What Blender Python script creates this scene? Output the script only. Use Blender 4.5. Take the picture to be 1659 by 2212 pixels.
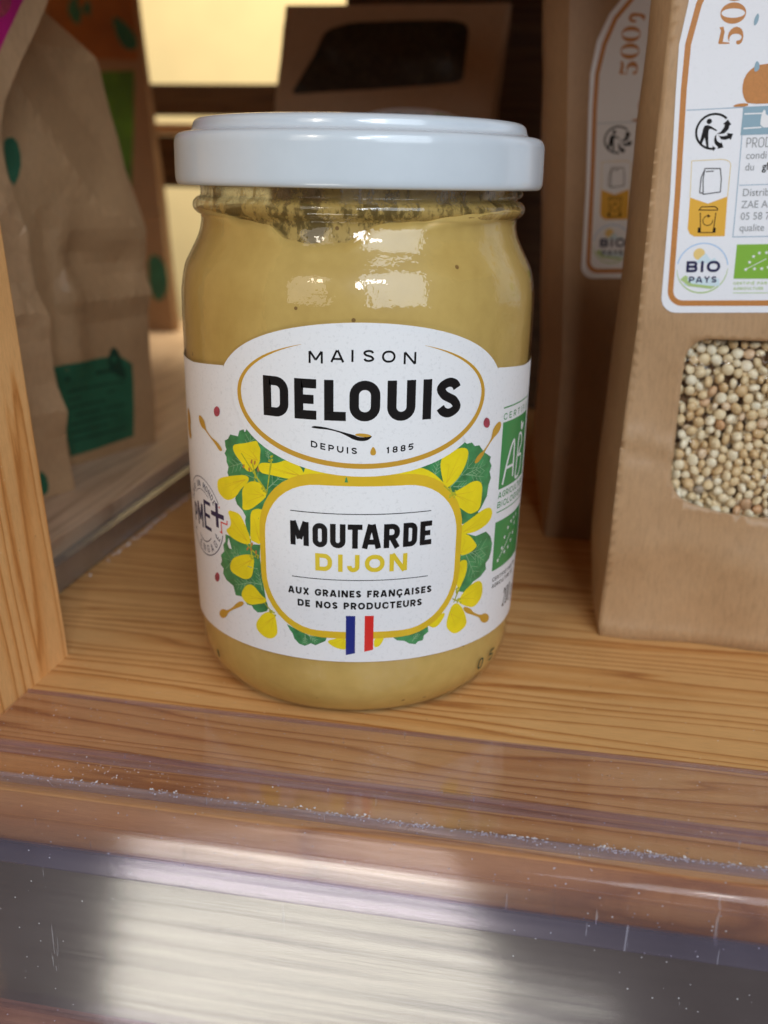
import bpy, bmesh, math, random
from math import sin, cos, pi, radians, sqrt, atan2, hypot
from mathutils import Vector, Matrix
from mathutils.geometry import delaunay_2d_cdt

K = 0.001            # everything below is written in millimetres
scene = bpy.context.scene
for o in list(bpy.data.objects):
    bpy.data.objects.remove(o)
COL = scene.collection

# ------------------------------------------------------------------ camera
cam_d = bpy.data.cameras.new("camera")
cam = bpy.data.objects.new("camera", cam_d)
COL.objects.link(cam)
CAM_POS = (42.685, -202.080, 99.996)
yaw, pitch, roll = radians(10.3), radians(18.105), radians(-1.0644)
fw = Vector((-sin(yaw) * cos(pitch), cos(yaw) * cos(pitch), -sin(pitch)))
rt = Vector((cos(yaw), sin(yaw), 0))
dn = fw.cross(rt)
r2 = rt * cos(roll) + dn * sin(roll)
d2 = -rt * sin(roll) + dn * cos(roll)
cam.matrix_world = Matrix(((r2.x, -d2.x, -fw.x, CAM_POS[0] * K),
                           (r2.y, -d2.y, -fw.y, CAM_POS[1] * K),
                           (r2.z, -d2.z, -fw.z, CAM_POS[2] * K),
                           (0, 0, 0, 1)))
cam_d.sensor_fit = 'HORIZONTAL'
cam_d.sensor_width = 36
cam_d.lens = 36 * 2193.0 / 1659
cam_d.clip_start = 0.01
cam_d.clip_end = 50
cam_d.dof.use_dof = True
cam_d.dof.focus_distance = 0.176
cam_d.dof.aperture_fstop = 21
scene.camera = cam

# ------------------------------------------------------------------ world and lamps
world = bpy.data.worlds.new("World")
scene.world = world
world.use_nodes = True
bg = world.node_tree.nodes["Background"]
bg.inputs[0].default_value = (0.80, 0.88, 1.0, 1)
bg.inputs[1].default_value = 0.06


def area(name, loc, target, sx, sy, watts, color):
    l = bpy.data.lights.new(name, 'AREA')
    l.shape = 'RECTANGLE'
    l.size, l.size_y = sx, sy
    l.energy = watts
    l.color = color
    o = bpy.data.objects.new(name, l)
    COL.objects.link(o)
    o.location = loc
    o.rotation_euler = (Vector(target) - Vector(loc)).to_track_quat('-Z', 'Y').to_euler()
    return o


area("shop_window_lamp", (0.86, -1.12, 0.80), (0, 0, 0.05), 0.95, 1.15, 15.2, (0.80, 0.90, 1.0))
area("jar_highlight_lamp", (0.30, -1.20, 0.62), (0, 0, 0.05), 0.15, 0.26, 2.9, (0.90, 0.95, 1.0))  # small bright lamp added for a crisp highlight on the glass shoulder
area("jar_highlight_lamp", (0.52, -1.15, 0.86), (0, 0, 0.05), 0.20, 0.13, 2.0, (0.86, 0.93, 1.0))  # second added lamp that breaks up the shoulder highlight
area("left_fill_lamp", (-0.42, -1.20, 0.62), (0, 0, 0.05), 0.50, 0.70, 2.1, (1.0, 0.93, 0.84))  # warm fill added from the left front to brighten the label
area("left_highlight_lamp", (-0.36, -1.15, 0.72), (0, 0, 0.05), 0.12, 0.20, 1.3, (1.0, 0.90, 0.74))  # small lamp added for the left sparkle on the jar
g = area("rail_reflection_lamp", (-0.21, -0.84, -0.70), (-0.21, -0.84, 0.3), 0.40, 0.37, 2.9, (1.0, 0.96, 0.84))  # added lamp facing up; gives the rail its bright reflected patch, like sunlit ground
g.rotation_euler.z += radians(-20)
area("small_reflection_lamp", (0.05, -0.72, -0.70), (0.05, -0.72, 0.3), 0.16, 0.14, 0.25, (1.0, 0.97, 0.90))  # smaller added lamp for a second reflected patch in the rail
area("back_wall_lamp", (-0.10, 0.48, 0.75), (-0.40, 0.95, 0.15), 0.4, 0.3, 8.6, (1.0, 0.86, 0.62))  # unseen lamp added to brighten the cream wall

scene.view_settings.view_transform = 'Standard'
scene.view_settings.look = 'None'
scene.view_settings.exposure = 0
scene.view_settings.gamma = 1
scene.view_settings.use_curve_mapping = False
scene.render.engine = 'CYCLES'
scene.cycles.use_denoising = True
scene.cycles.use_adaptive_sampling = True
scene.cycles.adaptive_threshold = 0.02
scene.cycles.max_bounces = 6
scene.cycles.transparent_max_bounces = 20
scene.cycles.caustics_reflective = False
scene.cycles.caustics_refractive = False
scene.cycles.sample_clamp_indirect = 4

rnd = random.Random(7)


# ------------------------------------------------------------------ object helpers
def org(p):
    v = Vector((0, 0, 0))
    while p is not None:
        v += p.location / K
        p = p.parent
    return v


def tag(o, label=None, cat=None, group=None, kind=None):
    if label: o["label"] = label
    if cat: o["category"] = cat
    if group: o["group"] = group
    if kind: o["kind"] = kind
    return o


def thing(name, loc, label, cat, group=None):
    o = bpy.data.objects.new(name, None)
    o.empty_display_size = 0.01
    COL.objects.link(o)
    o.location = Vector(loc) * K
    return tag(o, label, cat, group)


def mk(name, verts, faces, m, parent=None, smooth=True, loc=None):
    """one mesh object from world-space millimetres"""
    me = bpy.data.meshes.new(name)
    base = Vector(loc) if loc is not None else org(parent)
    me.from_pydata([((Vector(v) - base) * K) for v in verts], [], [tuple(f) for f in faces])
    me.update()
    o = bpy.data.objects.new(name, me)
    COL.objects.link(o)
    if parent is not None:
        o.parent = parent
    elif loc is not None:
        o.location = base * K
    if m is not None:
        me.materials.append(m)
    if smooth:
        me.polygons.foreach_set("use_smooth", [True] * len(me.polygons))
    return o


def box(name, x0, x1, y0, y1, z0, z1, m, parent=None, bevel=0.0, loc=None):
    bm = bmesh.new()
    bmesh.ops.create_cube(bm, size=1.0)
    for v in bm.verts:
        v.co = Vector(((x0 + x1) / 2 + v.co.x * (x1 - x0), (y0 + y1) / 2 + v.co.y * (y1 - y0), (z0 + z1) / 2 + v.co.z * (z1 - z0)))
    if bevel:
        bmesh.ops.bevel(bm, geom=list(bm.edges), offset=bevel, segments=2, affect='EDGES', profile=0.6)
    bm.verts.index_update()
    vs = [tuple(v.co) for v in bm.verts]
    fs = [[v.index for v in f.verts] for f in bm.faces]
    bm.free()
    return mk(name, vs, fs, m, parent, smooth=False, loc=loc)


def lathe(prof, n=160, th0=0.0, th1=2 * pi):
    closed = abs(th1 - th0 - 2 * pi) < 1e-6
    cols = n if closed else n + 1
    vs, fs = [], []
    for i in range(cols):
        a = th0 + (th1 - th0) * i / n
        for r_, z in prof:
            vs.append((r_ * sin(a), -r_ * cos(a), z))
    m = len(prof)
    for i in range(n):
        j = (i + 1) % cols
        for k in range(m - 1):
            fs.append((i * m + k, j * m + k, j * m + k + 1, i * m + k + 1))
    return vs, fs


def smooth_profile(pts, n=6):
    out = []
    P = [pts[0]] + list(pts) + [pts[-1]]
    for i in range(1, len(P) - 2):
        p0, p1, p2, p3 = P[i - 1], P[i], P[i + 1], P[i + 2]
        for k in range(n):
            t = k / n
            out.append(tuple(0.5 * (2 * p1[c] + (p2[c] - p0[c]) * t + (2 * p0[c] - 5 * p1[c] + 4 * p2[c] - p3[c]) * t * t
                                    + (3 * p1[c] - p0[c] - 3 * p2[c] + p3[c]) * t ** 3) for c in (0, 1)))
    out.append(tuple(pts[-1]))
    return out


def interp(x, xs, ys):
    if x <= xs[0]: return ys[0]
    for i in range(1, len(xs)):
        if x <= xs[i]:
            return ys[i - 1] + (ys[i] - ys[i - 1]) * (x - xs[i - 1]) / (xs[i] - xs[i - 1])
    return ys[-1]


# ------------------------------------------------------------------ 2-D print helpers
def chaikin(pts, n=2):
    for _ in range(n):
        out = []
        for i in range(len(pts)):
            a, b = pts[i], pts[(i + 1) % len(pts)]
            out += [(a[0] * .75 + b[0] * .25, a[1] * .75 + b[1] * .25), (a[0] * .25 + b[0] * .75, a[1] * .25 + b[1] * .75)]
        pts = out
    return pts


def resample(pts, step, closed):
    out = []
    n = len(pts)
    for i in range(n if closed else n - 1):
        a, b = pts[i], pts[(i + 1) % n]
        k = max(1, int(math.ceil(hypot(b[0] - a[0], b[1] - a[1]) / step)))
        for j in range(k):
            out.append((a[0] + (b[0] - a[0]) * j / k, a[1] + (b[1] - a[1]) * j / k))
    if not closed:
        out.append(pts[-1])
    return out


def inside(p, poly):
    c = False
    n = len(poly)
    j = n - 1
    for i in range(n):
        xi, yi = poly[i]
        xj, yj = poly[j]
        if (yi > p[1]) != (yj > p[1]) and p[0] < (xj - xi) * (p[1] - yi) / (yj - yi) + xi:
            c = not c
        j = i
    return c


def fill(outer, holes=(), step=0.9):
    """triangulate a polygon with holes, with inner points so that it can bend"""
    vs, es = [], []
    loops = [resample(outer, step, True)] + [resample(h, step, True) for h in holes]
    for lp in loops:
        b = len(vs)
        vs += lp
        es += [(b + i, b + (i + 1) % len(lp)) for i in range(len(lp))]
    xs = [p[0] for p in outer]
    ys = [p[1] for p in outer]
    nx = int((max(xs) - min(xs)) / step)
    ny = int((max(ys) - min(ys)) / (step * 2))
    for i in range(1, nx):
        for j in range(1, ny):
            p = (min(xs) + i * step + 0.013, min(ys) + j * step * 2 + (0.31 if i % 2 else 0.0) * step)
            if inside(p, loops[0]) and not any(inside(p, h) for h in loops[1:]):
                vs.append(p)
    co, _, tris, *_ = delaunay_2d_cdt([Vector(v) for v in vs], es, [], 1, 1e-5)
    co = [(c.x, c.y) for c in co]
    keep = []
    for t in tris:
        c = (sum(co[i][0] for i in t) / len(t), sum(co[i][1] for i in t) / len(t))
        if inside(c, loops[0]) and not any(inside(c, h) for h in loops[1:]):
            keep.append(tuple(t))
    return co, keep


def stroke(path, t, closed=False, step=0.7, taper=None):
    """flat ribbon of width t along a 2-D path with mitred corners"""
    p = resample(path, step, closed)
    n = len(p)
    vs, fs = [], []
    for i in range(n):
        a = p[(i - 1) % n] if (closed or i > 0) else None
        b = p[(i + 1) % n] if (closed or i < n - 1) else None
        c = p[i]
        d0 = Vector((c[0] - a[0], c[1] - a[1])).normalized() if a else None
        d1 = Vector((b[0] - c[0], b[1] - c[1])).normalized() if b else None
        d0 = d0 or d1
        d1 = d1 or d0
        n0 = Vector((-d0.y, d0.x))
        n1 = Vector((-d1.y, d1.x))
        m = n0 + n1
        m = m.normalized() if m.length > 1e-6 else n0
        w = (t if taper is None else t * taper(i / max(1, n - 1))) / 2 / max(0.45, m.dot(n0))
        vs += [(c[0] + m.x * w, c[1] + m.y * w), (c[0] - m.x * w, c[1] - m.y * w)]
    for i in range(n if closed else n - 1):
        j = (i + 1) % n
        fs.append((2 * i, 2 * i + 1, 2 * j + 1, 2 * j))
    return vs, fs


def rounded(pts, closed=False, n=7):
    """polyline whose corners (x, y, r) are rounded"""
    out = []
    N = len(pts)
    for i, q in enumerate(pts):
        r_ = q[2] if len(q) > 2 else 0
        if r_ <= 0 or (not closed and i in (0, N - 1)):
            out.append((q[0], q[1]))
            continue
        a, b, c = Vector(pts[(i - 1) % N][:2]), Vector(q[:2]), Vector(pts[(i + 1) % N][:2])
        u, v = (a - b), (c - b)
        rr = min(r_, u.length * 0.5 if len(pts[(i - 1) % N]) > 2 else u.length, v.length * 0.5 if len(pts[(i + 1) % N]) > 2 else v.length)
        u.normalize(); v.normalize()
        ang = u.angle(v)
        rad = rr * math.tan(ang / 2)
        bis = (u + v).normalized()
        cen = b + bis * (rad / sin(ang / 2))
        s, e = b + u * rr, b + v * rr
        a0 = atan2(s.y - cen.y, s.x - cen.x)
        a1 = atan2(e.y - cen.y, e.x - cen.x)
        while a1 - a0 > pi: a1 -= 2 * pi
        while a1 - a0 < -pi: a1 += 2 * pi
        for k in range(n + 1):
            an = a0 + (a1 - a0) * k / n
            out.append((cen.x + rad * cos(an), cen.y + rad * sin(an)))
    return out


def catmull(pts, n=8):
    return smooth_profile(pts, n)


def glyph(ch, w, h, t):
    """centre lines of a capital or digit in a w x h box drawn with a pen of width t"""
    a = t / 2
    X0, X1, Y0, Y1, m = a, w - a, a, h - a, h / 2
    r = max(0.01, min((X1 - X0) / 2, (Y1 - Y0) / 2)) * 0.98
    S = []
    def L(*p): S.append((rounded(p), False))
    def O(*p): S.append((rounded(p, True), True))
    if ch == 'A':
        L((X0, 0), (w / 2 - a * .35, h)); L((X1, 0), (w / 2 + a * .35, h)); L((w * .22, h * .27), (w * .78, h * .27))
    elif ch == 'B':
        O((X0, Y0), (X1, Y0, r * .7), (X1, m, r * .7), (X0, m)); O((X0, m), (X1 * .96, m, r * .7), (X1 * .96, Y1, r * .7), (X0, Y1))
    elif ch in 'CGÇ':
        L((X1, h * .70), (X1, Y1, r), (X0, Y1, r), (X0, Y0, r), (X1, Y0, r), (X1, h * (.46 if ch == 'G' else .30)))
        if ch == 'G': L((w * .55, h * .46), (w, h * .46))
        if ch == 'Ç': L((w * .5, 0), (w * .58, -h * .12), (w * .4, -h * .2))
    elif ch == 'D':
        O((X0, Y0), (X1, Y0, r), (X1, Y1, r), (X0, Y1))
    elif ch in 'EÉ':
        L((w, Y1), (X0, Y1), (X0, Y0), (w, Y0)); L((X0 + a, m), (w * .88, m))
        if ch == 'É': L((w * .4, h * 1.08), (w * .7, h * 1.26))
    elif ch == 'F':
        L((w, Y1), (X0, Y1), (X0, 0)); L((X0 + a, m), (w * .88, m))
    elif ch == 'I':
        L((w / 2, 0), (w / 2, h))
    elif ch == 'J':
        L((X1, h), (X1, Y0, r), (X0, Y0, r), (X0, h * .36))
    elif ch == 'L':
        L((X0, h), (X0, Y0), (w, Y0))
    elif ch == 'M':
        L((X0, 0), (X0, h)); L((X1, 0), (X1, h)); L((X0 + a * .2, h), (w / 2, h * .28)); L((X1 - a * .2, h), (w / 2, h * .28))
    elif ch == 'N':
        L((X0, 0), (X0, h)); L((X1, 0), (X1, h)); L((X0 + a * .2, h), (X1 - a * .2, 0))
    elif ch in 'O0Q':
        O((X0, Y0, r), (X1, Y0, r), (X1, Y1, r), (X0, Y1, r))
        if ch == 'Q': L((w * .55, h * .25), (w, -h * .05))
    elif ch in 'PR':
        L((X0, 0), (X0, Y1), (X1, Y1, r), (X1, h * .43, r), (X0, h * .43))
        if ch == 'R': L((w * .5, h * .43), (X1 + a * .2, 0))
    elif ch == 'S':
        S.append((catmull([(X1 - .02 * w, h * .73), (X1 - .12 * w, Y1 - .05 * h), (w * .5, Y1), (X0 + .1 * w, Y1 - .06 * h), (X0, h * .73), (X0 + .14 * w, h * .58),
                           (w * .5, m), (X1 - .14 * w, h * .42), (X1, h * .27), (X1 - .1 * w, Y0 + .06 * h), (w * .5, Y0), (X0 + .12 * w, Y0 + .05 * h), (X0 + .0 * w, h * .27)], 4), False))
    elif ch == 'T':
        L((0, Y1), (w, Y1)); L((w / 2, 0), (w / 2, Y1))
    elif ch == 'U':
        L((X0, h), (X0, Y0, r), (X1, Y0, r), (X1, h))
    elif ch == 'V':
        L((X0, h), (w / 2, 0)); L((X1, h), (w / 2, 0))
    elif ch == 'X':
        L((X0, 0), (X1, h)); L((X0, h), (X1, 0))
    elif ch == 'Y':
        L((X0, h), (w / 2, m)); L((X1, h), (w / 2, m)); L((w / 2, 0), (w / 2, m))
    elif ch == '1':
        L((w * .6, 0), (w * .6, h)); L((w * .2, h * .76), (w * .6, h - a))
    elif ch == '2':
        S.append((catmull([(X0, h * .72), (X0 + .1 * w, Y1 - .04 * h), (w * .5, Y1), (X1, h * .74), (w * .7, m), (X0, Y0)], 4), False)); L((X0 * .6, Y0), (w, Y0))
    elif ch == '5':
        L((w, Y1), (X0 + .1 * w, Y1), (X0, m * 1.1), (X1, m * 1.15, r), (X1, Y0, r), (X0, Y0 + .05 * h))
    elif ch == '8':
        O((X0, Y0, r), (X1, Y0, r), (X1, m, r), (X0, m, r)); O((X0 + .05 * w, m, r), (X1 - .05 * w, m, r), (X1 - .05 * w, Y1, r), (X0 + .05 * w, Y1, r))
    elif ch == '+':
        L((0, m), (w, m)); L((w / 2, m - w / 2), (w / 2, m + w / 2))
    elif ch == '-':
        L((0, m), (w, m))
    elif ch == 'g':
        O((X0, h * .1, r), (X1, h * .1, r), (X1, h * .62, r), (X0, h * .62, r)); L((X1, h * .66), (X1, -h * .2, r), (X0, -h * .2))
    return S


GW = dict(A=.74, B=.62, C=.66, D=.68, E=.52, F=.5, G=.7, I=.2, J=.45, L=.5, M=.8, N=.7, O=.74, P=.58, Q=.74, R=.6, S=.56, T=.58, U=.66, V=.7, X=.68, Y=.64)
GW.update({'É': .52, 'Ç': .66, '0': .58, '1': .4, '2': .55, '5': .55, '8': .56, ' ': .32, '-': .35, 'g': .5, '+': .6})


class Flat:
    """collects 2-D print pieces that share one ink"""
    def __init__(self):
        self.v, self.f, self.lay = [], [], []
        self.k = 0
    def add(self, vf, lift=None):
        b = len(self.v)
        self.v += vf[0]
        self.f += [tuple(i + b for i in f) for f in vf[1]]
        self.lay += [self.k * 0.0015 if lift is None else lift] * len(vf[0])
        self.k = (self.k + 1) % 4
        return self
    def text(self, s, x0, x1, y0, h, t, bend=None, gap=None, rot=0.0, shear=0.0):
        tot = sum(GW[c] for c in s)
        g = .16 if gap is None else gap
        sc = (x1 - x0) / (tot + g * (len(s) - 1))
        x = 0.0
        for c in s:
            for path, cl in glyph(c, GW[c] * sc, h, t):
                vs, fs = stroke(path, t, cl, 0.5)
                q = []
                for px, py in vs:
                    gx, gy = x + px + shear * py, py
                    X, Y = x0 + gx * cos(rot) - gy * sin(rot), y0 + gx * sin(rot) + gy * cos(rot)
                    q.append((X, Y + (bend(X) if bend else 0.0)))
                self.add((q, fs))
            x += (GW[c] + g) * sc
        return self
    def letters(self, items, y0, h, t, bend=None):
        for c, x0, x1 in items:
            for path, cl in glyph(c, x1 - x0, h, t):
                vs, fs = stroke(path, t, cl, 0.5)
                self.add(([(x0 + px, y0 + py + (bend((x0 + x1) / 2) if bend else 0.0)) for px, py in vs], fs))
        return self


def ellipse(cx, cy, rx, ry, n=40, a0=0.0, a1=2 * pi, rot=0.0):
    full = abs(a1 - a0 - 2 * pi) < 1e-6
    out = []
    for i in range(n if full else n + 1):
        a = a0 + (a1 - a0) * i / n
        x, y = rx * cos(a), ry * sin(a)
        out.append((cx + x * cos(rot) - y * sin(rot), cy + x * sin(rot) + y * cos(rot)))
    return out


def star(cx, cy, R, rot=0.0):
    return [(cx + (R if i % 2 == 0 else R * .42) * sin(rot + i * pi / 5), cy + (R if i % 2 == 0 else R * .42) * cos(rot + i * pi / 5)) for i in range(10)]


# ------------------------------------------------------------------ materials
class T:
    def __init__(self, name):
        self.m = bpy.data.materials.new(name)
        self.m.use_nodes = True
        self.nt = self.m.node_tree
        self.nt.nodes.clear()
        self.out = self.n('ShaderNodeOutputMaterial')
    def n(self, typ, **kw):
        x = self.nt.nodes.new(typ)
        for k, v in kw.items():
            setattr(x, k, v)
        return x
    def link(self, a, b):
        self.nt.links.new(a, b)
    def put(self, sock, v):
        if hasattr(v, 'links') or isinstance(v, bpy.types.NodeSocket):
            self.link(v, sock)
        else:
            if isinstance(v, (tuple, list)) and len(v) == 3 and sock.type == 'RGBA':
                v = (*v, 1)
            sock.default_value = v
    def math(self, op, a, b=0.0, c=0.0, clamp=False):
        x = self.n('ShaderNodeMath', operation=op, use_clamp=clamp)
        self.put(x.inputs[0], a); self.put(x.inputs[1], b); self.put(x.inputs[2], c)
        return x.outputs[0]
    def coords(self, scale=(1, 1, 1), rot=(0, 0, 0)):
        tc = self.n('ShaderNodeTexCoord')
        mp = self.n('ShaderNodeMapping')
        mp.inputs['Scale'].default_value = [s * 1000 for s in scale]
        mp.inputs['Rotation'].default_value = rot
        self.link(tc.outputs['Object'], mp.inputs[0])
        return mp.outputs[0]
    def noise(self, vec, scale, detail=3.0, rough=0.55):
        x = self.n('ShaderNodeTexNoise')
        self.link(vec, x.inputs['Vector'])
        x.inputs['Scale'].default_value = scale
        x.inputs['Detail'].default_value = detail
        x.inputs['Roughness'].default_value = rough
        return x.outputs['Fac']
    def ramp(self, fac, stops):
        x = self.n('ShaderNodeValToRGB')
        e = x.color_ramp.elements
        while len(e) < len(stops):
            e.new(0.5)
        for el, (p, c) in zip(e, stops):
            el.position = p
            el.color = (*c, 1) if len(c) == 3 else c
        self.put(x.inputs[0], fac)
        return x.outputs[0]
    def mix(self, fac, a, b, mode='MIX'):
        x = self.n('ShaderNodeMix', data_type='RGBA', blend_type=mode)
        self.put(x.inputs[0], fac); self.put(x.inputs[6], a); self.put(x.inputs[7], b)
        return x.outputs[2]
    def bump(self, h, strength, dist):
        x = self.n('ShaderNodeBump')
        x.inputs['Strength'].default_value = strength
        x.inputs['Distance'].default_value = dist * K
        self.put(x.inputs['Height'], h)
        return x.outputs[0]
    def principled(self, **kw):
        x = self.n('ShaderNodeBsdfPrincipled')
        for k, v in kw.items():
            self.put(x.inputs[k.replace('_', ' ')], v)
        return x
    def schlick(self, f0=0.04, nrm=None):
        g = self.n('ShaderNodeNewGeometry')
        d = self.n('ShaderNodeVectorMath', operation='DOT_PRODUCT')
        self.link(g.outputs['Incoming'], d.inputs[0])
        self.put(d.inputs[1], nrm if nrm is not None else g.outputs['Normal'])
        c = self.math('ABSOLUTE', d.outputs['Value'])
        p = self.math('POWER', self.math('SUBTRACT', 1.0, c, clamp=True), 5.0)
        return self.math('MULTIPLY_ADD', p, 1 - f0, f0)
    def mixsh(self, fac, a, b):
        x = self.n('ShaderNodeMixShader')
        self.put(x.inputs[0], fac)
        self.link(a, x.inputs[1]); self.link(b, x.inputs[2])
        return x.outputs[0]
    def done(self, sh):
        self.link(sh, self.out.inputs['Surface'])
        return self.m


def simple(name, col, rough=0.5, vary=0.0, vscale=0.5, bump=0.0, **kw):
    t = T(name)
    c = col
    p = None
    if vary or bump:
        v = t.coords()
        n = t.noise(v, vscale, 4)
        if vary:
            lo = tuple(x * (1 - vary) for x in col)
            hi = tuple(min(1, x * (1 + vary)) for x in col)
            c = t.ramp(n, [(0.3, lo), (0.7, hi)])
    p = t.principled(Base_Color=c, Roughness=rough, **kw)
    if bump:
        t.link(t.bump(n, bump, 0.15), p.inputs['Normal'])
    return t.done(p.outputs[0])


def wood(name, along, across, pale, mid, dark, freq=0.36, seed=0.0, rough=0.5, contrast=1.0, spec=0.35):
    """pine: growth rings as lines along one axis; along/across are 0,1,2 = x,y,z"""
    t = T(name)
    v = t.coords()
    sp = t.n('ShaderNodeSeparateXYZ')
    t.link(v, sp.inputs[0])
    A, B = sp.outputs[along], sp.outputs[across]
    third = sp.outputs[3 - along - across]
    cb = t.n('ShaderNodeCombineXYZ')
    t.put(cb.inputs[0], t.math('MULTIPLY', A, 0.12)); t.put(cb.inputs[1], B); t.put(cb.inputs[2], t.math('MULTIPLY_ADD', third, 0.5, seed))
    w1 = t.noise(cb.outputs[0], 0.045, 2)
    cb2 = t.n('ShaderNodeCombineXYZ')
    t.put(cb2.inputs[0], t.math('MULTIPLY', A, 0.02)); t.put(cb2.inputs[1], B); t.put(cb2.inputs[2], seed + 3.3)
    w2 = t.noise(cb2.outputs[0], 0.11, 2)
    ph = t.math('MULTIPLY', B, freq)
    ph = t.math('ADD', ph, t.math('MULTIPLY', w1, 7.0))
    ph = t.math('ADD', ph, t.math('MULTIPLY', w2, 3.2))
    cbj = t.n('ShaderNodeCombineXYZ')
    t.put(cbj.inputs[0], t.math('MULTIPLY', A, 0.35)); t.put(cbj.inputs[1], t.math('MULTIPLY', B, 3.0)); t.put(cbj.inputs[2], seed)
    ph = t.math('ADD', ph, t.math('MULTIPLY', t.noise(cbj.outputs[0], 0.8, 3, .6), 0.16))
    fr = t.math('FRACT', ph)
    col = t.ramp(fr, [(0.0, pale), (0.38, pale), (0.72, mid), (0.86, dark), (0.93, mid), (1.0, pale)])
    # ring strength varies from ring to ring
    cb3 = t.n('ShaderNodeCombineXYZ')
    t.put(cb3.inputs[0], t.math('FLOOR', ph)); t.put(cb3.inputs[1], t.math('MULTIPLY', A, 0.006)); t.put(cb3.inputs[2], seed)
    rs = t.noise(cb3.outputs[0], 0.73, 1)
    col = t.mix(t.math('MULTIPLY_ADD', rs, -1.5 * contrast, 0.78, clamp=True), col, t.mix(0.35, pale, mid))
    # fibres
    cb4 = t.n('ShaderNodeCombineXYZ')
    t.put(cb4.inputs[0], t.math('MULTIPLY', A, 0.05)); t.put(cb4.inputs[1], B); t.put(cb4.inputs[2], third)
    fb = t.noise(cb4.outputs[0], 4.0, 4, .7)
    col = t.mix(0.7, col, t.ramp(fb, [(0.3, (0.74, 0.70, 0.66)), (0.55, (1, 1, 1)), (0.8, (1.0, 1.0, 1.0))]), 'MULTIPLY')
    bl = t.noise(v, 0.035, 3)
    col = t.mix(0.6, col, t.ramp(bl, [(0.3, (0.84, 0.79, 0.74)), (0.65, (1, 1, 1))]), 'MULTIPLY')
    # pale dust motes and dark nicks
    vo = t.n('ShaderNodeTexVoronoi')
    t.link(v, vo.inputs['Vector'])
    vo.inputs['Scale'].default_value = 0.35
    dot = t.math('LESS_THAN', vo.outputs['Distance'], 0.055)
    sc = t.n('ShaderNodeSeparateColor')
    t.link(vo.outputs['Color'], sc.inputs[0])
    dotp = t.math('MULTIPLY', dot, t.math('GREATER_THAN', sc.outputs[0], 0.6))
    dotd = t.math('MULTIPLY', dot, t.math('LESS_THAN', sc.outputs[0], 0.12))
    col = t.mix(t.math('MULTIPLY', dotp, 0.55), col, (0.85, 0.72, 0.5))
    col = t.mix(t.math('MULTIPLY', dotd, 0.7), col, (0.08, 0.05, 0.03))
    p = t.principled(Base_Color=col, Roughness=t.math('MULTIPLY_ADD', fb, 0.25, rough - 0.1), Specular_IOR_Level=spec)
    t.link(t.bump(t.math('ADD', fb, t.math('MULTIPLY', fr, 0.5)), 0.35, 0.12), p.inputs['Normal'])
    return t.done(p.outputs[0])


def kraft(name, col, vert=2, dull=0.0):
    t = T(name)
    v = t.coords()
    sc = [1.0, 1.0, 1.0]
    sc[vert] = 0.22
    v2 = t.coords(tuple(sc))
    st = t.noise(v2, 1.5, 4, .6)
    mo = t.noise(v, 0.16, 3)
    fine = t.noise(v, 3.5, 3, .7)
    d = tuple(x * .86 for x in col)
    l = tuple(min(1, x * 1.08) for x in col)
    c = t.ramp(st, [(0.25, d), (0.5, col), (0.75, l)])
    c = t.mix(0.3, c, t.ramp(mo, [(0.3, (.80, .78, .76)), (0.7, (1, 1, 1))]), 'MULTIPLY')
    c = t.mix(0.35, c, t.ramp(fine, [(0.3, (.75, .72, .68)), (0.65, (1, 1, 1))]), 'MULTIPLY')
    p = t.principled(Base_Color=c, Roughness=0.48, Specular_IOR_Level=0.4)
    t.link(t.bump(t.math('ADD', st, t.math('MULTIPLY', mo, 2.5)), 0.25, 0.2), p.inputs['Normal'])
    return t.done(p.outputs[0])


def paper(name, col, spot=0.06):
    t = T(name)
    v = t.coords()
    n = t.noise(v, 1.6, 4, .65)
    c = t.ramp(n, [(0.28, tuple(x * (1 - spot * 2.2) for x in col)), (0.45, col), (1.0, col)])
    p = t.principled(Base_Color=c, Roughness=0.42, Specular_IOR_Level=0.35)
    t.link(t.bump(t.noise(v, 5.0, 2), 0.12, 0.05), p.inputs['Normal'])
    return t.done(p.outputs[0])


def ink(name, col, rough=0.24, vary=0.0, vs=0.6):
    return simple(name, col, rough, vary, vs, Specular_IOR_Level=0.5)


def glass(name, tint=(0.97, 0.985, 0.97), f0=0.045, rough=0.018, wavy=0.24, wscale=0.09):
    t = T(name)
    v = t.coords()
    nb = t.bump(t.math('ADD', t.noise(v, wscale, 2), t.math('MULTIPLY', t.noise(v, wscale * 8, 2), 0.13)), wavy, 2.0)
    tr = t.n('ShaderNodeBsdfTransparent')
    tr.inputs[0].default_value = (*tint, 1)
    gl = t.n('ShaderNodeBsdfGlossy')
    gl.inputs['Color'].default_value = (1, 1, 1, 1)
    gl.inputs['Roughness'].default_value = rough
    t.link(nb, gl.inputs['Normal'])
    return t.done(t.mixsh(t.schlick(f0), tr.outputs[0], gl.outputs[0]))


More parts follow.
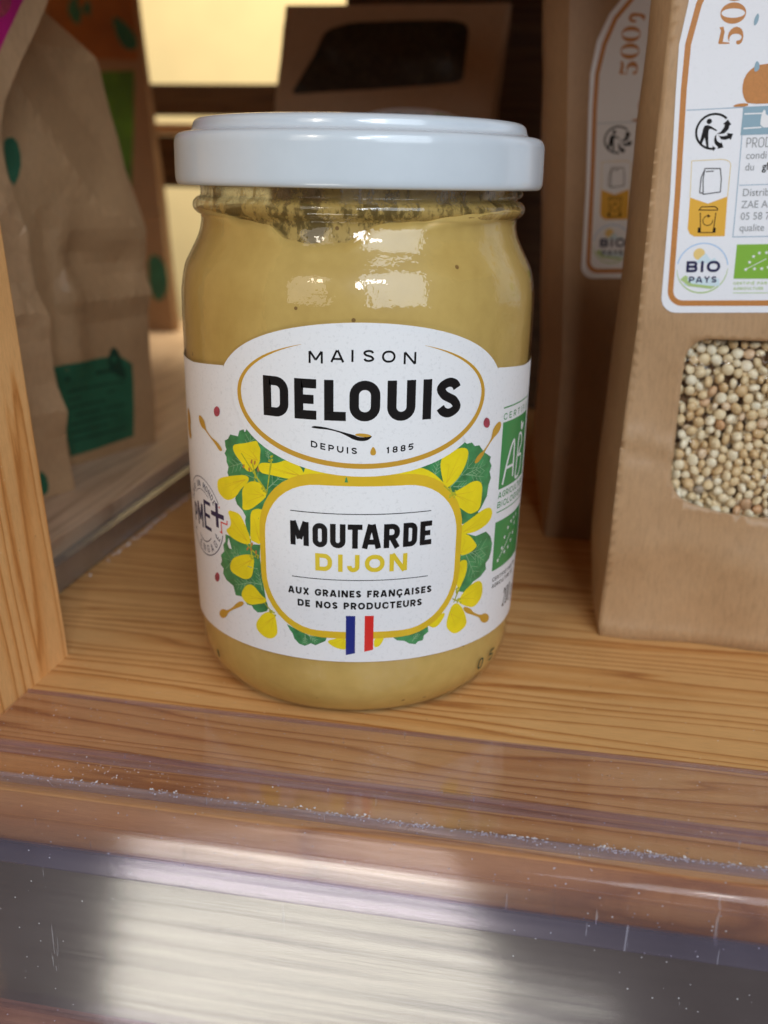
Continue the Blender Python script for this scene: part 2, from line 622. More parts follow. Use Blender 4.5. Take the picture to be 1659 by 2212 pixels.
def plastic(name, tint, f0=0.05, rough=0.08, haze=0.05, hazecol=(0.75, 0.72, 0.80), streak=True):
    """clear rigid sheet: tinted see-through, gloss with fine lengthwise brushing, scuffs and dust"""
    t = T(name)
    v = t.coords()
    vs = t.coords((0.012, 1, 1))
    vv = t.coords((1.0, 0.3, 0.05))
    br = t.noise(vs, 1.6, 4, .7)
    sc = t.noise(vv, 0.9, 3, .65)
    bl = t.noise(v, 0.06, 3)
    tr = t.n('ShaderNodeBsdfTransparent')
    tr.inputs[0].default_value = (*tint, 1)
    gl = t.n('ShaderNodeBsdfGlossy')
    t.put(gl.inputs['Roughness'], t.math('MULTIPLY_ADD', br, 0.10, rough))
    if streak:
        wv = t.noise(t.coords((0.035, 0.10, 0.10)), 0.9, 2)
        t.link(t.bump(t.math('MULTIPLY', wv, 6.0), 0.07, 0.20), gl.inputs['Normal'])
        t.put(gl.inputs['Color'], t.ramp(t.noise(t.coords((0.010, 0.35, 0.35)), 1.3, 4, .65), [(0.32, (0.45, 0.46, 0.50)), (0.52, (0.88, 0.88, 0.86)), (0.7, (1, 1, 1))]))  # streaky breaks in the reflection are put into the gloss colour
    df = t.n('ShaderNodeBsdfDiffuse')
    df.inputs[0].default_value = (*hazecol, 1)
    body = t.mixsh(t.schlick(f0), tr.outputs[0], gl.outputs[0])
    scr = t.math('MULTIPLY', t.math('GREATER_THAN', sc, 0.70), t.math('MULTIPLY', t.math('GREATER_THAN', bl, 0.47), 0.26))
    vo = t.n('ShaderNodeTexVoronoi')
    t.link(v, vo.inputs['Vector'])
    vo.inputs['Scale'].default_value = 0.55
    s2 = t.n('ShaderNodeSeparateColor')
    t.link(vo.outputs['Color'], s2.inputs[0])
    mote = t.math('MULTIPLY', t.math('LESS_THAN', vo.outputs['Distance'], 0.075), t.math('MULTIPLY', t.math('GREATER_THAN', s2.outputs[0], 0.62), 0.6))
    hz = t.math('ADD', t.math('MULTIPLY_ADD', bl, haze, haze * 0.4), t.math('ADD', scr, mote), clamp=True)
    return t.done(t.mixsh(hz, body, df.outputs[0]))


def mustard_mat(name, smear=False):
    t = T(name)
    v = t.coords()
    n = t.noise(v, 0.045, 4, .6)
    n2 = t.noise(v, 0.35, 3)
    c = t.ramp(n, [(0.3, (0.51, 0.325, 0.092)), (0.7, (0.65, 0.440, 0.145))])
    c = t.mix(0.4, c, t.ramp(n2, [(0.35, (.86, .84, .78)), (0.65, (1, 1, 1))]), 'MULTIPLY')
    vo = t.n('ShaderNodeTexVoronoi')
    t.link(v, vo.inputs['Vector'])
    vo.inputs['Scale'].default_value = 0.30
    s2 = t.n('ShaderNodeSeparateColor')
    t.link(vo.outputs['Color'], s2.inputs[0])
    rad = t.math('MULTIPLY', t.math('POWER', s2.outputs[1], 2.0), 0.15)
    dot = t.math('MULTIPLY', t.math('LESS_THAN', vo.outputs['Distance'], rad), t.math('GREATER_THAN', s2.outputs[0], 0.62))
    c = t.mix(t.math('MULTIPLY', dot, 0.75), c, (0.14, 0.055, 0.02))
    p = t.principled(Base_Color=c, Roughness=0.33, Specular_IOR_Level=0.25, Subsurface_Weight=0.0)
    t.link(t.bump(n2, 0.15, 0.3), p.inputs['Normal'])
    if not smear:
        return t.done(p.outputs[0])
    vs = t.coords((1.0, 1.0, 0.45))
    a = t.math('ADD', t.noise(vs, 0.26, 5, .75), t.math('MULTIPLY', t.noise(v, 1.4, 3, .7), 0.25))
    sp = t.n('ShaderNodeSeparateXYZ')
    t.link(v, sp.inputs[0])
    side = t.math('MULTIPLY_ADD', sp.outputs[0], 0.0015, 0.02)
    a = t.math('ADD', a, side)
    al = t.math('MULTIPLY', t.math('SUBTRACT', a, 0.595), 7.5, clamp=True)
    al = t.math('MULTIPLY_ADD', al, 0.55, 0.20)
    tr = t.n('ShaderNodeBsdfTransparent')
    return t.done(t.mixsh(al, tr.outputs[0], p.outputs[0]))


M = {}
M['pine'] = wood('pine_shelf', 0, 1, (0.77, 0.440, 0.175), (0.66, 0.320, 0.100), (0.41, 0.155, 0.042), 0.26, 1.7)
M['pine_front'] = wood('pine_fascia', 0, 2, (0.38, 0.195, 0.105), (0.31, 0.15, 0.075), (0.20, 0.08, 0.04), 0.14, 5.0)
M['pine_post'] = wood('pine_post', 2, 1, (0.88, 0.49, 0.195), (0.80, 0.385, 0.125), (0.58, 0.235, 0.062), 0.20, 9.0)
M['pine_pale'] = wood('pale_shelf_wood', 1, 0, (0.72, 0.54, 0.38), (0.62, 0.45, 0.31), (0.48, 0.32, 0.21), 0.15, 4.0)
M['brown_wood'] = wood('dark_stained_wood', 0, 2, (0.10, 0.048, 0.018), (0.085, 0.038, 0.014), (0.05, 0.022, 0.008), 0.15, 2.0, 0.55)
M['ledge_wood'] = wood('ledge_wood', 0, 2, (0.55, 0.33, 0.18), (0.48, 0.28, 0.14), (0.36, 0.19, 0.09), 0.3, 2.5)
M['cream'] = simple('cream_plaster', (0.84, 0.67, 0.36), 0.8, 0.04, 0.02)
M['metal'] = simple('grey_metal', (0.42, 0.44, 0.47), 0.28, 0.12, 0.1, Metallic=0.8)
M['glass'] = glass('jar_glass')
M['mustard'] = mustard_mat('mustard_paste')
M['smear'] = mustard_mat('mustard_smear', True)
M['lid'] = None


def lid_mat():
    t = T('white_enamel')
    v = t.coords()
    vo = t.n('ShaderNodeTexVoronoi')
    t.link(v, vo.inputs['Vector'])
    vo.inputs['Scale'].default_value = 0.085
    s2 = t.n('ShaderNodeSeparateColor')
    t.link(vo.outputs['Color'], s2.inputs[0])
    dot = t.math('LESS_THAN', vo.outputs['Distance'], t.math('MULTIPLY', s2.outputs[1], 0.028))
    n = t.noise(v, 0.12, 4, .65)
    c = t.ramp(n, [(0.3, (0.585, 0.645, 0.705)), (0.7, (0.615, 0.675, 0.735))])
    c = t.mix(t.math('MULTIPLY', dot, 0.7), c, (0.12, 0.10, 0.09))
    sm = t.noise(t.coords((1, 1, 0.4)), 0.35, 4, .7)
    p = t.principled(Base_Color=c, Roughness=t.math('MULTIPLY_ADD', sm, 0.22, 0.10), Coat_Weight=0.5, Coat_Roughness=0.04)
    t.link(t.bump(t.noise(v, 0.05, 2), 0.12, 1.0), p.inputs['Normal'])
    return t.done(p.outputs[0])


M['lid'] = lid_mat()
M['label'] = paper('label_paper', (0.80, 0.80, 0.82))
M['black'] = ink('black_ink', (0.012, 0.010, 0.010))
M['gold'] = ink('gold_ink', (0.56, 0.31, 0.035), 0.3)
M['yellow_ring'] = ink('deep_yellow_ink', (0.70, 0.46, 0.025), 0.28, 0.06, 0.2)
M['petal'] = ink('petal_yellow_ink', (0.82, 0.66, 0.016), 0.3, 0.08, 0.25)
M['dijon'] = ink('lettering_yellow_ink', (0.72, 0.54, 0.035), 0.3)
M['leaf'] = ink('leaf_green_ink', (0.055, 0.235, 0.085), 0.3, 0.35, 0.45)
M['vein'] = ink('leaf_vein_ink', (0.27, 0.45, 0.25), 0.3)
M['stamen'] = ink('stamen_ink', (0.42, 0.42, 0.03), 0.3, 0.3, 0.9)
M['seed_ink'] = ink('red_seed_ink', (0.36, 0.055, 0.085), 0.3, 0.3, 0.9)
M['eco_green'] = ink('logo_green_ink', (0.035, 0.265, 0.075), 0.3)
M['white_ink'] = ink('white_ink', (0.80, 0.80, 0.82), 0.35)
M['navy'] = ink('navy_ink', (0.020, 0.018, 0.075), 0.3)
M['flag_blue'] = ink('flag_blue_ink', (0.018, 0.028, 0.21), 0.3)
M['flag_red'] = ink('flag_red_ink', (0.68, 0.028, 0.022), 0.3)
M['kraft'] = kraft('kraft_paper', (0.46, 0.285, 0.150))
M['kraft_dull'] = kraft('kraft_paper_brown', (0.36, 0.21, 0.105))
M['kraft_light'] = kraft('kraft_paper_light', (0.55, 0.355, 0.195))
M['kraft_dark'] = kraft('kraft_paper_dark', (0.42, 0.255, 0.135))
M['kraft_left'] = kraft('kraft_paper_soft', (0.48, 0.300, 0.155))
M['sticker'] = paper('sticker_paper', (0.80, 0.81, 0.86), 0.02)
M['tan'] = ink('tan_ink', (0.50, 0.20, 0.045), 0.45, 0.08, 2.0)
M['slate'] = ink('slate_ink', (0.25, 0.38, 0.47), 0.45)
M['slate_line'] = ink('slate_line_ink', (0.30, 0.41, 0.53), 0.45)
M['grey_ink'] = ink('grey_ink', (0.30, 0.31, 0.33), 0.45)
M['amber'] = ink('amber_ink', (0.74, 0.40, 0.035), 0.45)
M['amber_line'] = ink('amber_line_ink', (0.72, 0.52, 0.16), 0.45)
M['lime'] = ink('lime_ink', (0.21, 0.43, 0.035), 0.45)
M['lime_pale'] = ink('lime_pale_ink', (0.42, 0.56, 0.22), 0.45)
M['sky_ink'] = ink('sky_ink', (0.33, 0.52, 0.80), 0.45)
M['sky_pale'] = ink('sky_pale_ink', (0.60, 0.73, 0.80), 0.45)
M['sun_ink'] = ink('sun_ink', (0.78, 0.56, 0.20), 0.45)
M['pink'] = ink('magenta_ink', (0.50, 0.012, 0.19), 0.45, 0.3, 0.05)
M['teal'] = ink('teal_ink', (0.024, 0.125, 0.065), 0.5, 0.2, 0.1)
M['bright_green'] = ink('bright_green_ink', (0.085, 0.20, 0.008), 0.5, 0.5, 0.05)
M['orange_ink'] = ink('orange_ink', (0.30, 0.095, 0.014), 0.5, 0.3, 0.04)
M['dark_ink'] = ink('dark_green_ink', (0.012, 0.05, 0.03), 0.5)
M['film_dark'] = simple('dark_window_film', (0.024, 0.017, 0.010), 0.3, 0.9, 0.5)
M['film'] = glass('clear_window_film', (0.97, 0.97, 0.96), 0.05, 0.10, 0.9, 0.12)
M['grain'] = None
M['rail'] = plastic('rail_plastic', (0.970, 0.940, 0.945), 0.045, 0.04, 0.03, (0.70, 0.69, 0.73))
M['rail_front'] = plastic('rail_front_plastic', (0.93, 0.90, 0.91), 0.07, 0.08, 0.025, (0.68, 0.67, 0.70))
M['rail_edge'] = plastic('rail_edge_plastic', (0.88, 0.85, 0.93), 0.045, 0.08, 0.05, (0.60, 0.58, 0.70))
M['rail_lip'] = plastic('rail_lip_plastic', (0.88, 0.86, 0.92), 0.09, 0.06, 0.11, (0.72, 0.70, 0.78))
M['ticket'] = simple('grey_ticket_strip', (0.085, 0.066, 0.060), 0.40, 0.15, 0.03, Specular_IOR_Level=0.5)
M['dust'] = simple('pale_dust', (0.74, 0.71, 0.72), 0.9)


def grain_mat():
    t = T('quinoa_grain')
    oi = t.n('ShaderNodeObjectInfo')
    v = t.coords()
    at = t.n('ShaderNodeAttribute', attribute_name='tone')
    rr = t.math('FRACT', t.math('ADD', oi.outputs['Random'], at.outputs['Fac']))
    c = t.ramp(rr, [(0.0, (0.66, 0.45, 0.23)), (0.25, (0.78, 0.60, 0.35)), (0.6, (0.84, 0.70, 0.47)), (0.93, (0.88, 0.80, 0.62)), (0.975, (0.66, 0.36, 0.17)), (0.99, (0.42, 0.35, 0.27))])
    c = t.mix(0.5, c, t.ramp(t.noise(v, 0.9, 3), [(0.3, (.82, .75, .64)), (0.65, (1, 1, 1))]), 'MULTIPLY')
    p = t.principled(Base_Color=c, Roughness=0.45)
    return t.done(p.outputs[0])


M['grain'] = grain_mat()


# ------------------------------------------------------------------ the setting
shelf = tag(box("shelf", -79.5, 300, -66, 330, -20, 0, M['pine'], bevel=0.5, loc=(0, 0, 0)), kind="structure")
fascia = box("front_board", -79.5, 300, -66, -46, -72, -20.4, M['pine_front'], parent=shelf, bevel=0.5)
side_shelf = tag(box("side_shelf", -480, -82.5, -14, 430, 3, 12, M['pine_pale'], bevel=0.8, loc=(0, 0, 0)), kind="structure")
wall = tag(box("background_wall", -900, 500, 950, 960, -200, 700, M['cream'], loc=(0, 950, 0)), kind="structure")

upper = tag(box("unseen_shade_board", -420, 300, -66, 330, 206, 226, M['pine'], bevel=0.5, loc=(0, 0, 206)), kind="structure")  # board out of view, added and set low to shade the bags behind
post = box("shelf_upright", -125, -60.7, -80, -16, -72, 205, M['pine_post'], bevel=0.7, loc=(-60, -16, 0))
for v in post.data.vertices:                      # the upright leans outward a little
    v.co.x -= 0.070 * v.co.z
tag(post, "orange pine upright post at the left front corner of the shelf", "post")

back = thing("wooden_partition", (0, 270, 0), "dark brown stained wooden boards closing the back of the shelf", "partition")
box("back_panel", -63, 300, 266, 276, -20, 205, M['brown_wood'], back, 0.6)
box("back_rail", -480, -63.6, 438, 448, 136, 154, M['brown_wood'], back, 0.6)
box("ledge", -480, -63.6, 432, 448, 124.5, 131, M['ledge_wood'], back, 0.6)
box("back_rail", -480, -63.6, 438, 448, 93.5, 124, M['brown_wood'], back, 0.6)

strip = thing("metal_edge_strip", (-79, 60, 0), "grey metal angle strip along the edge between the two shelves", "metal strip")
box("upright_face", -80.4, -78.9, -13, 330, 0.15, 7.6, M['metal'], strip, 0.35)
box("top_lip", -82.4, -80.5, -13, 330, 6.3, 7.4, M['metal'], strip, 0.3)

# ------------------------------------------------------------------ clear price rail along the shelf front
rail = thing("price_rail", (90, -66, 0), "clear scuffed plastic price rail clipped over the front shelf edge", "price rail")
XL, XR = -60.3, 300
box("top_flange", XL, XR, -53.4, -34.5, 0.15, 0.95, M['rail'], rail, 0.2)
box("flange_edge", XL, XR, -34.45, -34.0, 0.15, 0.95, M['rail_edge'], rail, 0.1)
box("ridge", XL, XR, -54.7, -53.5, 0.15, 1.7, M['rail_edge'], rail, 0.4)
box("ridge", XL, XR, -56.9, -56.2, 0.95, 1.4, M['rail_edge'], rail, 0.2)
box("groove_floor", XL, XR, -63.5, -54.8, 0.15, 0.9, M['rail'], rail, 0.15)
box("front_lip", XL, XR, -64.5, -63.7, 0.15, 1.9, M['rail_lip'], rail, 0.3)
nose = [(-64.7, 1.6), (-66.6, 1.3), (-68.3, 0.4), (-69.3, -1.0), (-69.7, -3.0)]
nv, nf = [], []
for (py, pz), (qy, qz) in zip(nose, [(-64.7, 0.3), (-66.2, 0.2), (-67.5, -0.6), (-68.3, -1.6), (-68.6, -3.0)]):
    for x in (XL, XR):
        nv += [(x, py, pz), (x, qy, qz)]
for i in range(4):
    b = i * 4
    nf += [(b, b + 2, b + 6, b + 4), (b + 1, b + 5, b + 7, b + 3), (b, b + 4, b + 5, b + 1), (b + 2, b + 3, b + 7, b + 6)]
mk("nose", nv, nf, M['rail'], rail)
box("front_panel", XL, XR, -69.7, -68.6, -44, -3.05, M['rail_front'], rail, 0.2)
box("back_sheet", XL, XR, -66.9, -66.15, -43.5, -0.2, M['rail'], rail, 0.1)
box("ticket_strip", XL + 0.4, XR, -68.3, -67.6, -43.4, -9.2, M['ticket'], rail, 0.1)
box("front_rib", XL, XR, -70.4, -69.75, -11.6, -6.9, M['rail_edge'], rail, 0.35)
box("bottom_lip", XL, XR, -72.2, -66.2, -46, -44.05, M['rail_edge'], rail, 0.5)

# ------------------------------------------------------------------ the mustard jar
RZ = ([0, 8, 14, 28, 42, 66, 78], [33.2, 33.4, 33.6, 34.15, 34.5, 34.75, 34.8])


def Rb(z):
    return interp(z, *RZ)


jar = thing("mustard_jar", (0, 0, 0), "round glass jar of yellow mustard with a white metal lid and floral label", "jar")
prof = [(0, 1.3), (14, 1.2), (22, 0.7), (25.2, 0.12), (27.0, 0.10), (29.2, 0.9), (31.2, 2.7), (32.6, 5.4), (33.3, 9.0), (33.6, 14), (34.15, 28), (34.5, 42), (34.75, 66), (34.8, 77.5), (34.5, 81), (33.85, 84.1),
        (32.5, 86.8), (31.25, 89.3), (30.65, 91.2), (30.5, 93.1), (31.2, 93.6), (31.9, 94.5), (31.9, 95.6), (31.2, 96.4), (30.5, 96.8), (30.45, 98), (30.4, 103.5)]
gp = smooth_profile(prof, 5)
vs, fs = lathe(gp, 200)
glass_o = mk("glass", vs, fs, M['glass'], jar)
rimv, rimf = lathe([(30.4, 103.5), (29.6, 104.6), (28.6, 104.6), (28.2, 103.5), (28.1, 92)], 120)
mk("glass_rim", rimv, rimf, M['glass'], jar)
# a thread run showing under the lid
tv, tf = [], []
for i in range(17):
    a = radians(66 + i * 2.6)
    rr = 0.75 * sin(pi * min(1, (i + 0.6) / 5, (17 - i) / 5) / 2)
    for k in range(8):
        b = k * pi / 4
        R_ = 30.6 + rr * cos(b) * 1.2
        tv.append((R_ * sin(a), -R_ * cos(a), 97.2 + i * 0.06 + rr * sin(b)))
for i in range(16):
    for k in range(8):
        tf.append((i * 8 + k, i * 8 + (k + 1) % 8, (i + 1) * 8 + (k + 1) % 8, (i + 1) * 8 + k))
mk("screw_thread", tv, tf, M['glass'], glass_o)

# the mustard fills the glass; its upper edge dips where it has slumped away from the neck
DIP = ([-60, -33, -24, -20, -11.3, -8, -3, 5, 7.6, 10.2, 13.3, 20, 25, 30, 45, 60], [94.6, 94.4, 94.0, 93.3, 92.2, 90.4, 89.7, 89.8, 91.4, 92.8, 93.4, 93.4, 94.2, 94.8, 95.2, 95.0])


def ztop(a):
    u = a * 34.25
    u = (u + 107.6) % 215.2 - 107.6
    return interp(u, *DIP) + 0.12 * sin(u * 0.35) + 0.05 * sin(u * 1.1 + 1)


def Rg(z):
    return interp(z, [p[1] for p in gp[30:]], [p[0] for p in gp[30:]])


mv, mf = [], []
NA, NR = 360, 46
for i in range(NA):
    a = 2 * pi * i / NA
    zt = ztop(a)
    for k in range(NR):
        q = k / (NR - 1)
        z = 0.9 + (zt - 0.9) * q ** 0.9
        if z < 9:
            R_ = interp(z, [0.1, 0.9, 2.7, 5.4, 9.0], [26.2, 29.2, 31.2, 32.6, 33.3]) - 0.45
        else:
            R_ = Rg(z) - 0.45
        mv.append((R_ * sin(a), -R_ * cos(a), z))
    for rr, dz in ((27.5, -0.6), (24, -3.5), (15, -5.0), (0.5, -5.2)):
        mv.append((rr * sin(a), -rr * cos(a), (zt if rr > 26 else 93.5 * .5 + zt * .5) + dz))
W_ = NR + 4
for i in range(NA):
    j = (i + 1) % NA
    for k in range(W_ - 1):
        mf.append((i * W_ + k, j * W_ + k, j * W_ + k + 1, i * W_ + k + 1))
mustard = mk("mustard", mv, mf, M['mustard'], jar)
sv, sf = lathe([(Rg(88.8 + i * .33) - 0.62, 88.8 + i * .33) for i in range(42)], 160)
mk("mustard_smear", sv, sf, M['smear'], mustard)

lidp = [(33.2, 100.2), (33.4, 99.0), (34.0, 98.55), (34.6, 98.75), (34.95, 99.5), (35.02, 101), (35.0, 104.6), (34.95, 106.2), (34.6, 107.15), (33.9, 107.65), (32.6, 107.85), (32.0, 108.05), (31.6, 108.6), (31.35, 109.5), (30.9, 110.0), (30.0, 110.3), (27.0, 110.5), (15, 110.6), (0, 110.6)]
lv, lf = lathe(smooth_profile(lidp, 5), 200)
lid = mk("lid", lv, lf, M['lid'], jar)
lv, lf = lathe([(33.2, 100.2), (33.6, 104.9), (0, 104.9)], 120)
mk("lid_liner", lv, lf, M['lid'], lid)

# ------------------------------------------------------------------ jar label, drawn flat in (arc length, height) and rolled round the glass
def wrap(u, v, off):
    a = u / 34.25
    R_ = Rb(v) + off
    return (R_ * sin(a), -R_ * cos(a), v)


CU = 8.05
out = [(-95, 13.7)]
out += [(u, 13.7) for u in (0, 50)] + [(112, 13.7), (112, 67.0), (46, 67.0), (35.2, 68.0)]
for i in range(0, 41):
    a = radians(17) + (pi - 2 * radians(17)) * i / 40
    out.append((CU + 28.3 * cos(a), 63.9 + 13.3 * sin(a)))
out += [(-19.1, 68.0), (-30, 67.0), (-95, 67.0)]
lv, lf = fill(out, (), 1.3)
label = mk("label", [wrap(u, v, 0.12) for u, v in lv], lf, M['label'], jar)


def printed(name, flat, m, layer, parent=None, lbl=None):
    o = mk(name, [wrap(u, v, 0.13 + 0.012 * layer + l) for (u, v), l in zip(flat.v, flat.lay)], flat.f, m, parent or label)
    if lbl: o["label"] = lbl
    return o


LEAFS = [
    [(-13.4, 57.5), (-14.1, 56.5), (-14.4, 57.0), (-15.4, 56.6), (-15.8, 55.5), (-16.6, 55.5), (-17.8, 55.5), (-18.5, 54.5), (-19.4, 54.1), (-19.3, 53.0), (-19.0, 52.5), (-19.6, 51.6), (-19.1, 51.0), (-19.1, 50.0), (-18.6, 49.2), (-19.0, 48.0), (-18.6, 47.2), (-16.5, 47.0), (-15.3, 45.9), (-16.9, 44.7), (-17.1, 43.3), (-16.7, 42.4), (-15.3, 41.5), (-14.5, 40.3), (-10.2, 41.5), (-6.7, 46.9), (-4.4, 48.9), (-1.2, 51.1), (-1.0, 51.7), (-4.4, 52.7), (-7.7, 54.6), (-11.2, 56.3)],
    [(-10.1, 44.7), (-10.8, 42.4), (-13.3, 36.3), (-14.1, 37.0), (-14.6, 38.3), (-14.8, 39.6), (-14.4, 40.8), (-15.1, 41.5), (-15.5, 42.1)],
    [(-20.5, 35.5), (-18.8, 35.5), (-14.8, 35.0), (-11.4, 35.5), (-11.6, 33.0), (-11.0, 27.5), (-10.6, 24.8), (-10.1, 23.0), (-10.5, 22.2), (-11.6, 21.7), (-12.7, 21.4), (-13.7, 21.9), (-14.1, 22.5), (-15.2, 22.4), (-16.7, 23.7), (-18.4, 23.5), (-18.9, 25.3), (-21.0, 25.9), (-22.0, 27.0), (-21.7, 28.1), (-22.7, 28.7), (-22.1, 29.6), (-22.4, 30.7), (-21.2, 31.8), (-21.4, 33.1), (-20.6, 34.0)],
    [(-6.2, 20.4), (-3.7, 19.4), (-1.6, 18.7), (1.7, 18.6), (1.5, 17.9), (0.4, 17.3), (-0.5, 16.8), (-1.4, 17.1), (-2.6, 16.4), (-3.8, 16.7), (-4.7, 17.6), (-5.1, 18.7), (-5.6, 19.3)],
    [(27.1, 55.6), (27.9, 54.9), (29.1, 55.0), (29.9, 54.2), (31.0, 54.2), (32.5, 52.6), (34.5, 51.4), (34.2, 50.6), (34.9, 49.6), (34.4, 48.5), (34.9, 47.2), (34.3, 45.9), (34.0, 43.8), (33.3, 42.9), (32.4, 41.7), (31.4, 40.9), (30.2, 39.7), (27.1, 40.8), (25.5, 44.4), (21.4, 48.4), (18.9, 50.7), (15.4, 50.1), (15.9, 51.2), (20.1, 52.0), (23.7, 53.9), (26.2, 55.1)],
    [(26.7, 42.9), (28.5, 41.6), (31.0, 41.4), (32.1, 40.9), (30.5, 40.3), (28.7, 39.4), (27.5, 39.6), (26.9, 41.2)],
    [(28.8, 37.5), (31.5, 36.4), (34.5, 36.6), (36.1, 35.2), (36.9, 33.5), (36.7, 32.0), (36.2, 30.6), (35.1, 29.9), (35.4, 28.6), (33.8, 27.5), (31.7, 27.0), (30.8, 26.2), (29.5, 25.3), (27.9, 25.9), (27.9, 29.4), (27.6, 33.2), (27.8, 35.7)],
    [(14.3, 18.6), (16.5, 18.8), (19.0, 19.5), (21.3, 20.0), (21.5, 18.8), (20.6, 18.2), (20.4, 17.2), (19.4, 17.1), (18.9, 16.6), (17.6, 16.9), (16.6, 17.6), (15.1, 17.9)],
]
PETALS = [
    [(-17.0, 53.3), (-16.4, 53.8), (-13.9, 54.4), (-12.5, 54.9), (-11.5, 55.2), (-11.3, 54.6), (-10.8, 53.8), (-11.0, 52.7), (-11.0, 51.6), (-11.7, 50.5), (-13.0, 49.4), (-14.1, 49.6), (-14.8, 50.6), (-15.9, 51.5), (-16.8, 52.4)],
    [(-10.9, 51.0), (-9.9, 51.5), (-7.8, 51.5), (-5.5, 52.5), (-4.2, 52.7), (-3.3, 51.7), (-2.7, 50.9), (-2.3, 49.8), (-3.1, 49.3), (-5.5, 49.2), (-8.3, 49.5), (-10.4, 49.5), (-11.0, 50.3)],
    [(-22.0, 45.5), (-21.4, 46.3), (-19.3, 47.1), (-16.4, 47.9), (-14.7, 48.3), (-13.6, 48.0), (-14.2, 46.8), (-15.7, 45.6), (-16.6, 44.3), (-17.9, 43.2), (-19.6, 42.7), (-21.3, 43.3), (-22.0, 44.2)],
    [(-15.1, 45.3), (-14.5, 46.3), (-13.1, 47.4), (-11.5, 47.5), (-10.5, 47.0), (-9.7, 45.4), (-10.6, 44.4), (-11.9, 43.3), (-13.3, 42.2), (-15.2, 41.7), (-15.0, 43.4)],
    [(-13.3, 41.5), (-11.9, 42.3), (-10.7, 42.3), (-10.2, 42.3), (-10.7, 40.1), (-11.2, 37.6), (-11.4, 35.7), (-12.5, 36.0), (-13.6, 36.2), (-13.4, 38.5)],
    [(-19.2, 40.2), (-18.4, 40.6), (-16.2, 40.5), (-15.4, 39.5), (-14.6, 38.0), (-13.8, 36.4), (-14.0, 35.2), (-15.9, 35.0), (-18.8, 35.5), (-20.2, 36.5), (-18.9, 37.3), (-18.4, 38.3), (-18.9, 39.6)],
    [(-19.4, 29.4), (-18.4, 31.1), (-16.1, 32.3), (-14.0, 32.9), (-13.1, 32.4), (-13.3, 30.8), (-13.8, 28.5), (-15.5, 27.7), (-17.3, 27.9), (-19.1, 28.3)],
    [(-16.7, 24.1), (-15.3, 26.3), (-13.8, 26.9), (-12.7, 26.2), (-11.7, 25.2), (-10.5, 24.6), (-10.9, 23.9), (-12.9, 23.2), (-14.3, 22.7), (-15.8, 23.0)],
    [(-13.1, 18.9), (-12.5, 20.0), (-11.1, 21.6), (-9.7, 22.1), (-8.7, 21.6), (-8.4, 19.0), (-8.5, 17.8), (-9.7, 16.7), (-11.3, 16.7), (-12.9, 17.7)],
    [(1.7, 17.9), (3.5, 18.5), (5.3, 18.8), (5.4, 16.4), (4.4, 16.4), (3.0, 16.8)],
    [(22.4, 52.0), (23.2, 53.5), (25.0, 54.0), (27.1, 54.2), (28.2, 53.5), (28.1, 52.1), (27.4, 50.4), (26.1, 48.7), (24.5, 47.5), (23.5, 47.6), (22.9, 49.6)],
    [(25.1, 45.8), (27.6, 46.6), (29.6, 47.3), (31.2, 47.2), (32.3, 46.3), (32.3, 43.9), (32.0, 41.8), (30.4, 41.4), (29.4, 41.4), (27.2, 42.9), (26.5, 43.7)],
    [(27.5, 39.1), (29.9, 40.1), (32.8, 41.2), (34.8, 41.3), (35.9, 40.3), (35.6, 38.9), (34.2, 38.0), (31.4, 37.4), (28.8, 37.5), (27.6, 37.7)],
    [(27.2, 37.8), (29.8, 36.9), (31.6, 34.8), (31.9, 34.3), (31.1, 33.7), (29.2, 33.2), (27.6, 33.5)],
    [(27.6, 32.0), (29.3, 32.0), (29.7, 31.0), (29.5, 29.1), (28.4, 27.1), (27.8, 25.9), (27.3, 28.3)],
    [(28.4, 24.3), (29.8, 25.7), (31.8, 26.6), (33.5, 26.6), (34.5, 25.5), (34.7, 23.3), (33.4, 21.9), (31.9, 21.6), (29.8, 22.6), (28.4, 23.5)],
    [(26.6, 23.1), (27.8, 23.4), (29.2, 22.0), (30.4, 19.6), (30.6, 18.2), (29.0, 17.3), (27.4, 17.2), (25.8, 18.7), (25.6, 20.0), (26.1, 21.9)],
    [(10.7, 18.7), (12.7, 18.9), (12.0, 17.4), (11.5, 16.9), (10.7, 16.8)],
    [(16.9, 50.0), (17.3, 51.3), (18.6, 51.5), (20.6, 50.5), (22.1, 49.2), (24.0, 47.2), (20.2, 48.1), (17.8, 48.8)],
    [(21.3, 20.2), (23.2, 19.2), (25.1, 21.7), (24.4, 22.2), (22.0, 20.7)],
]
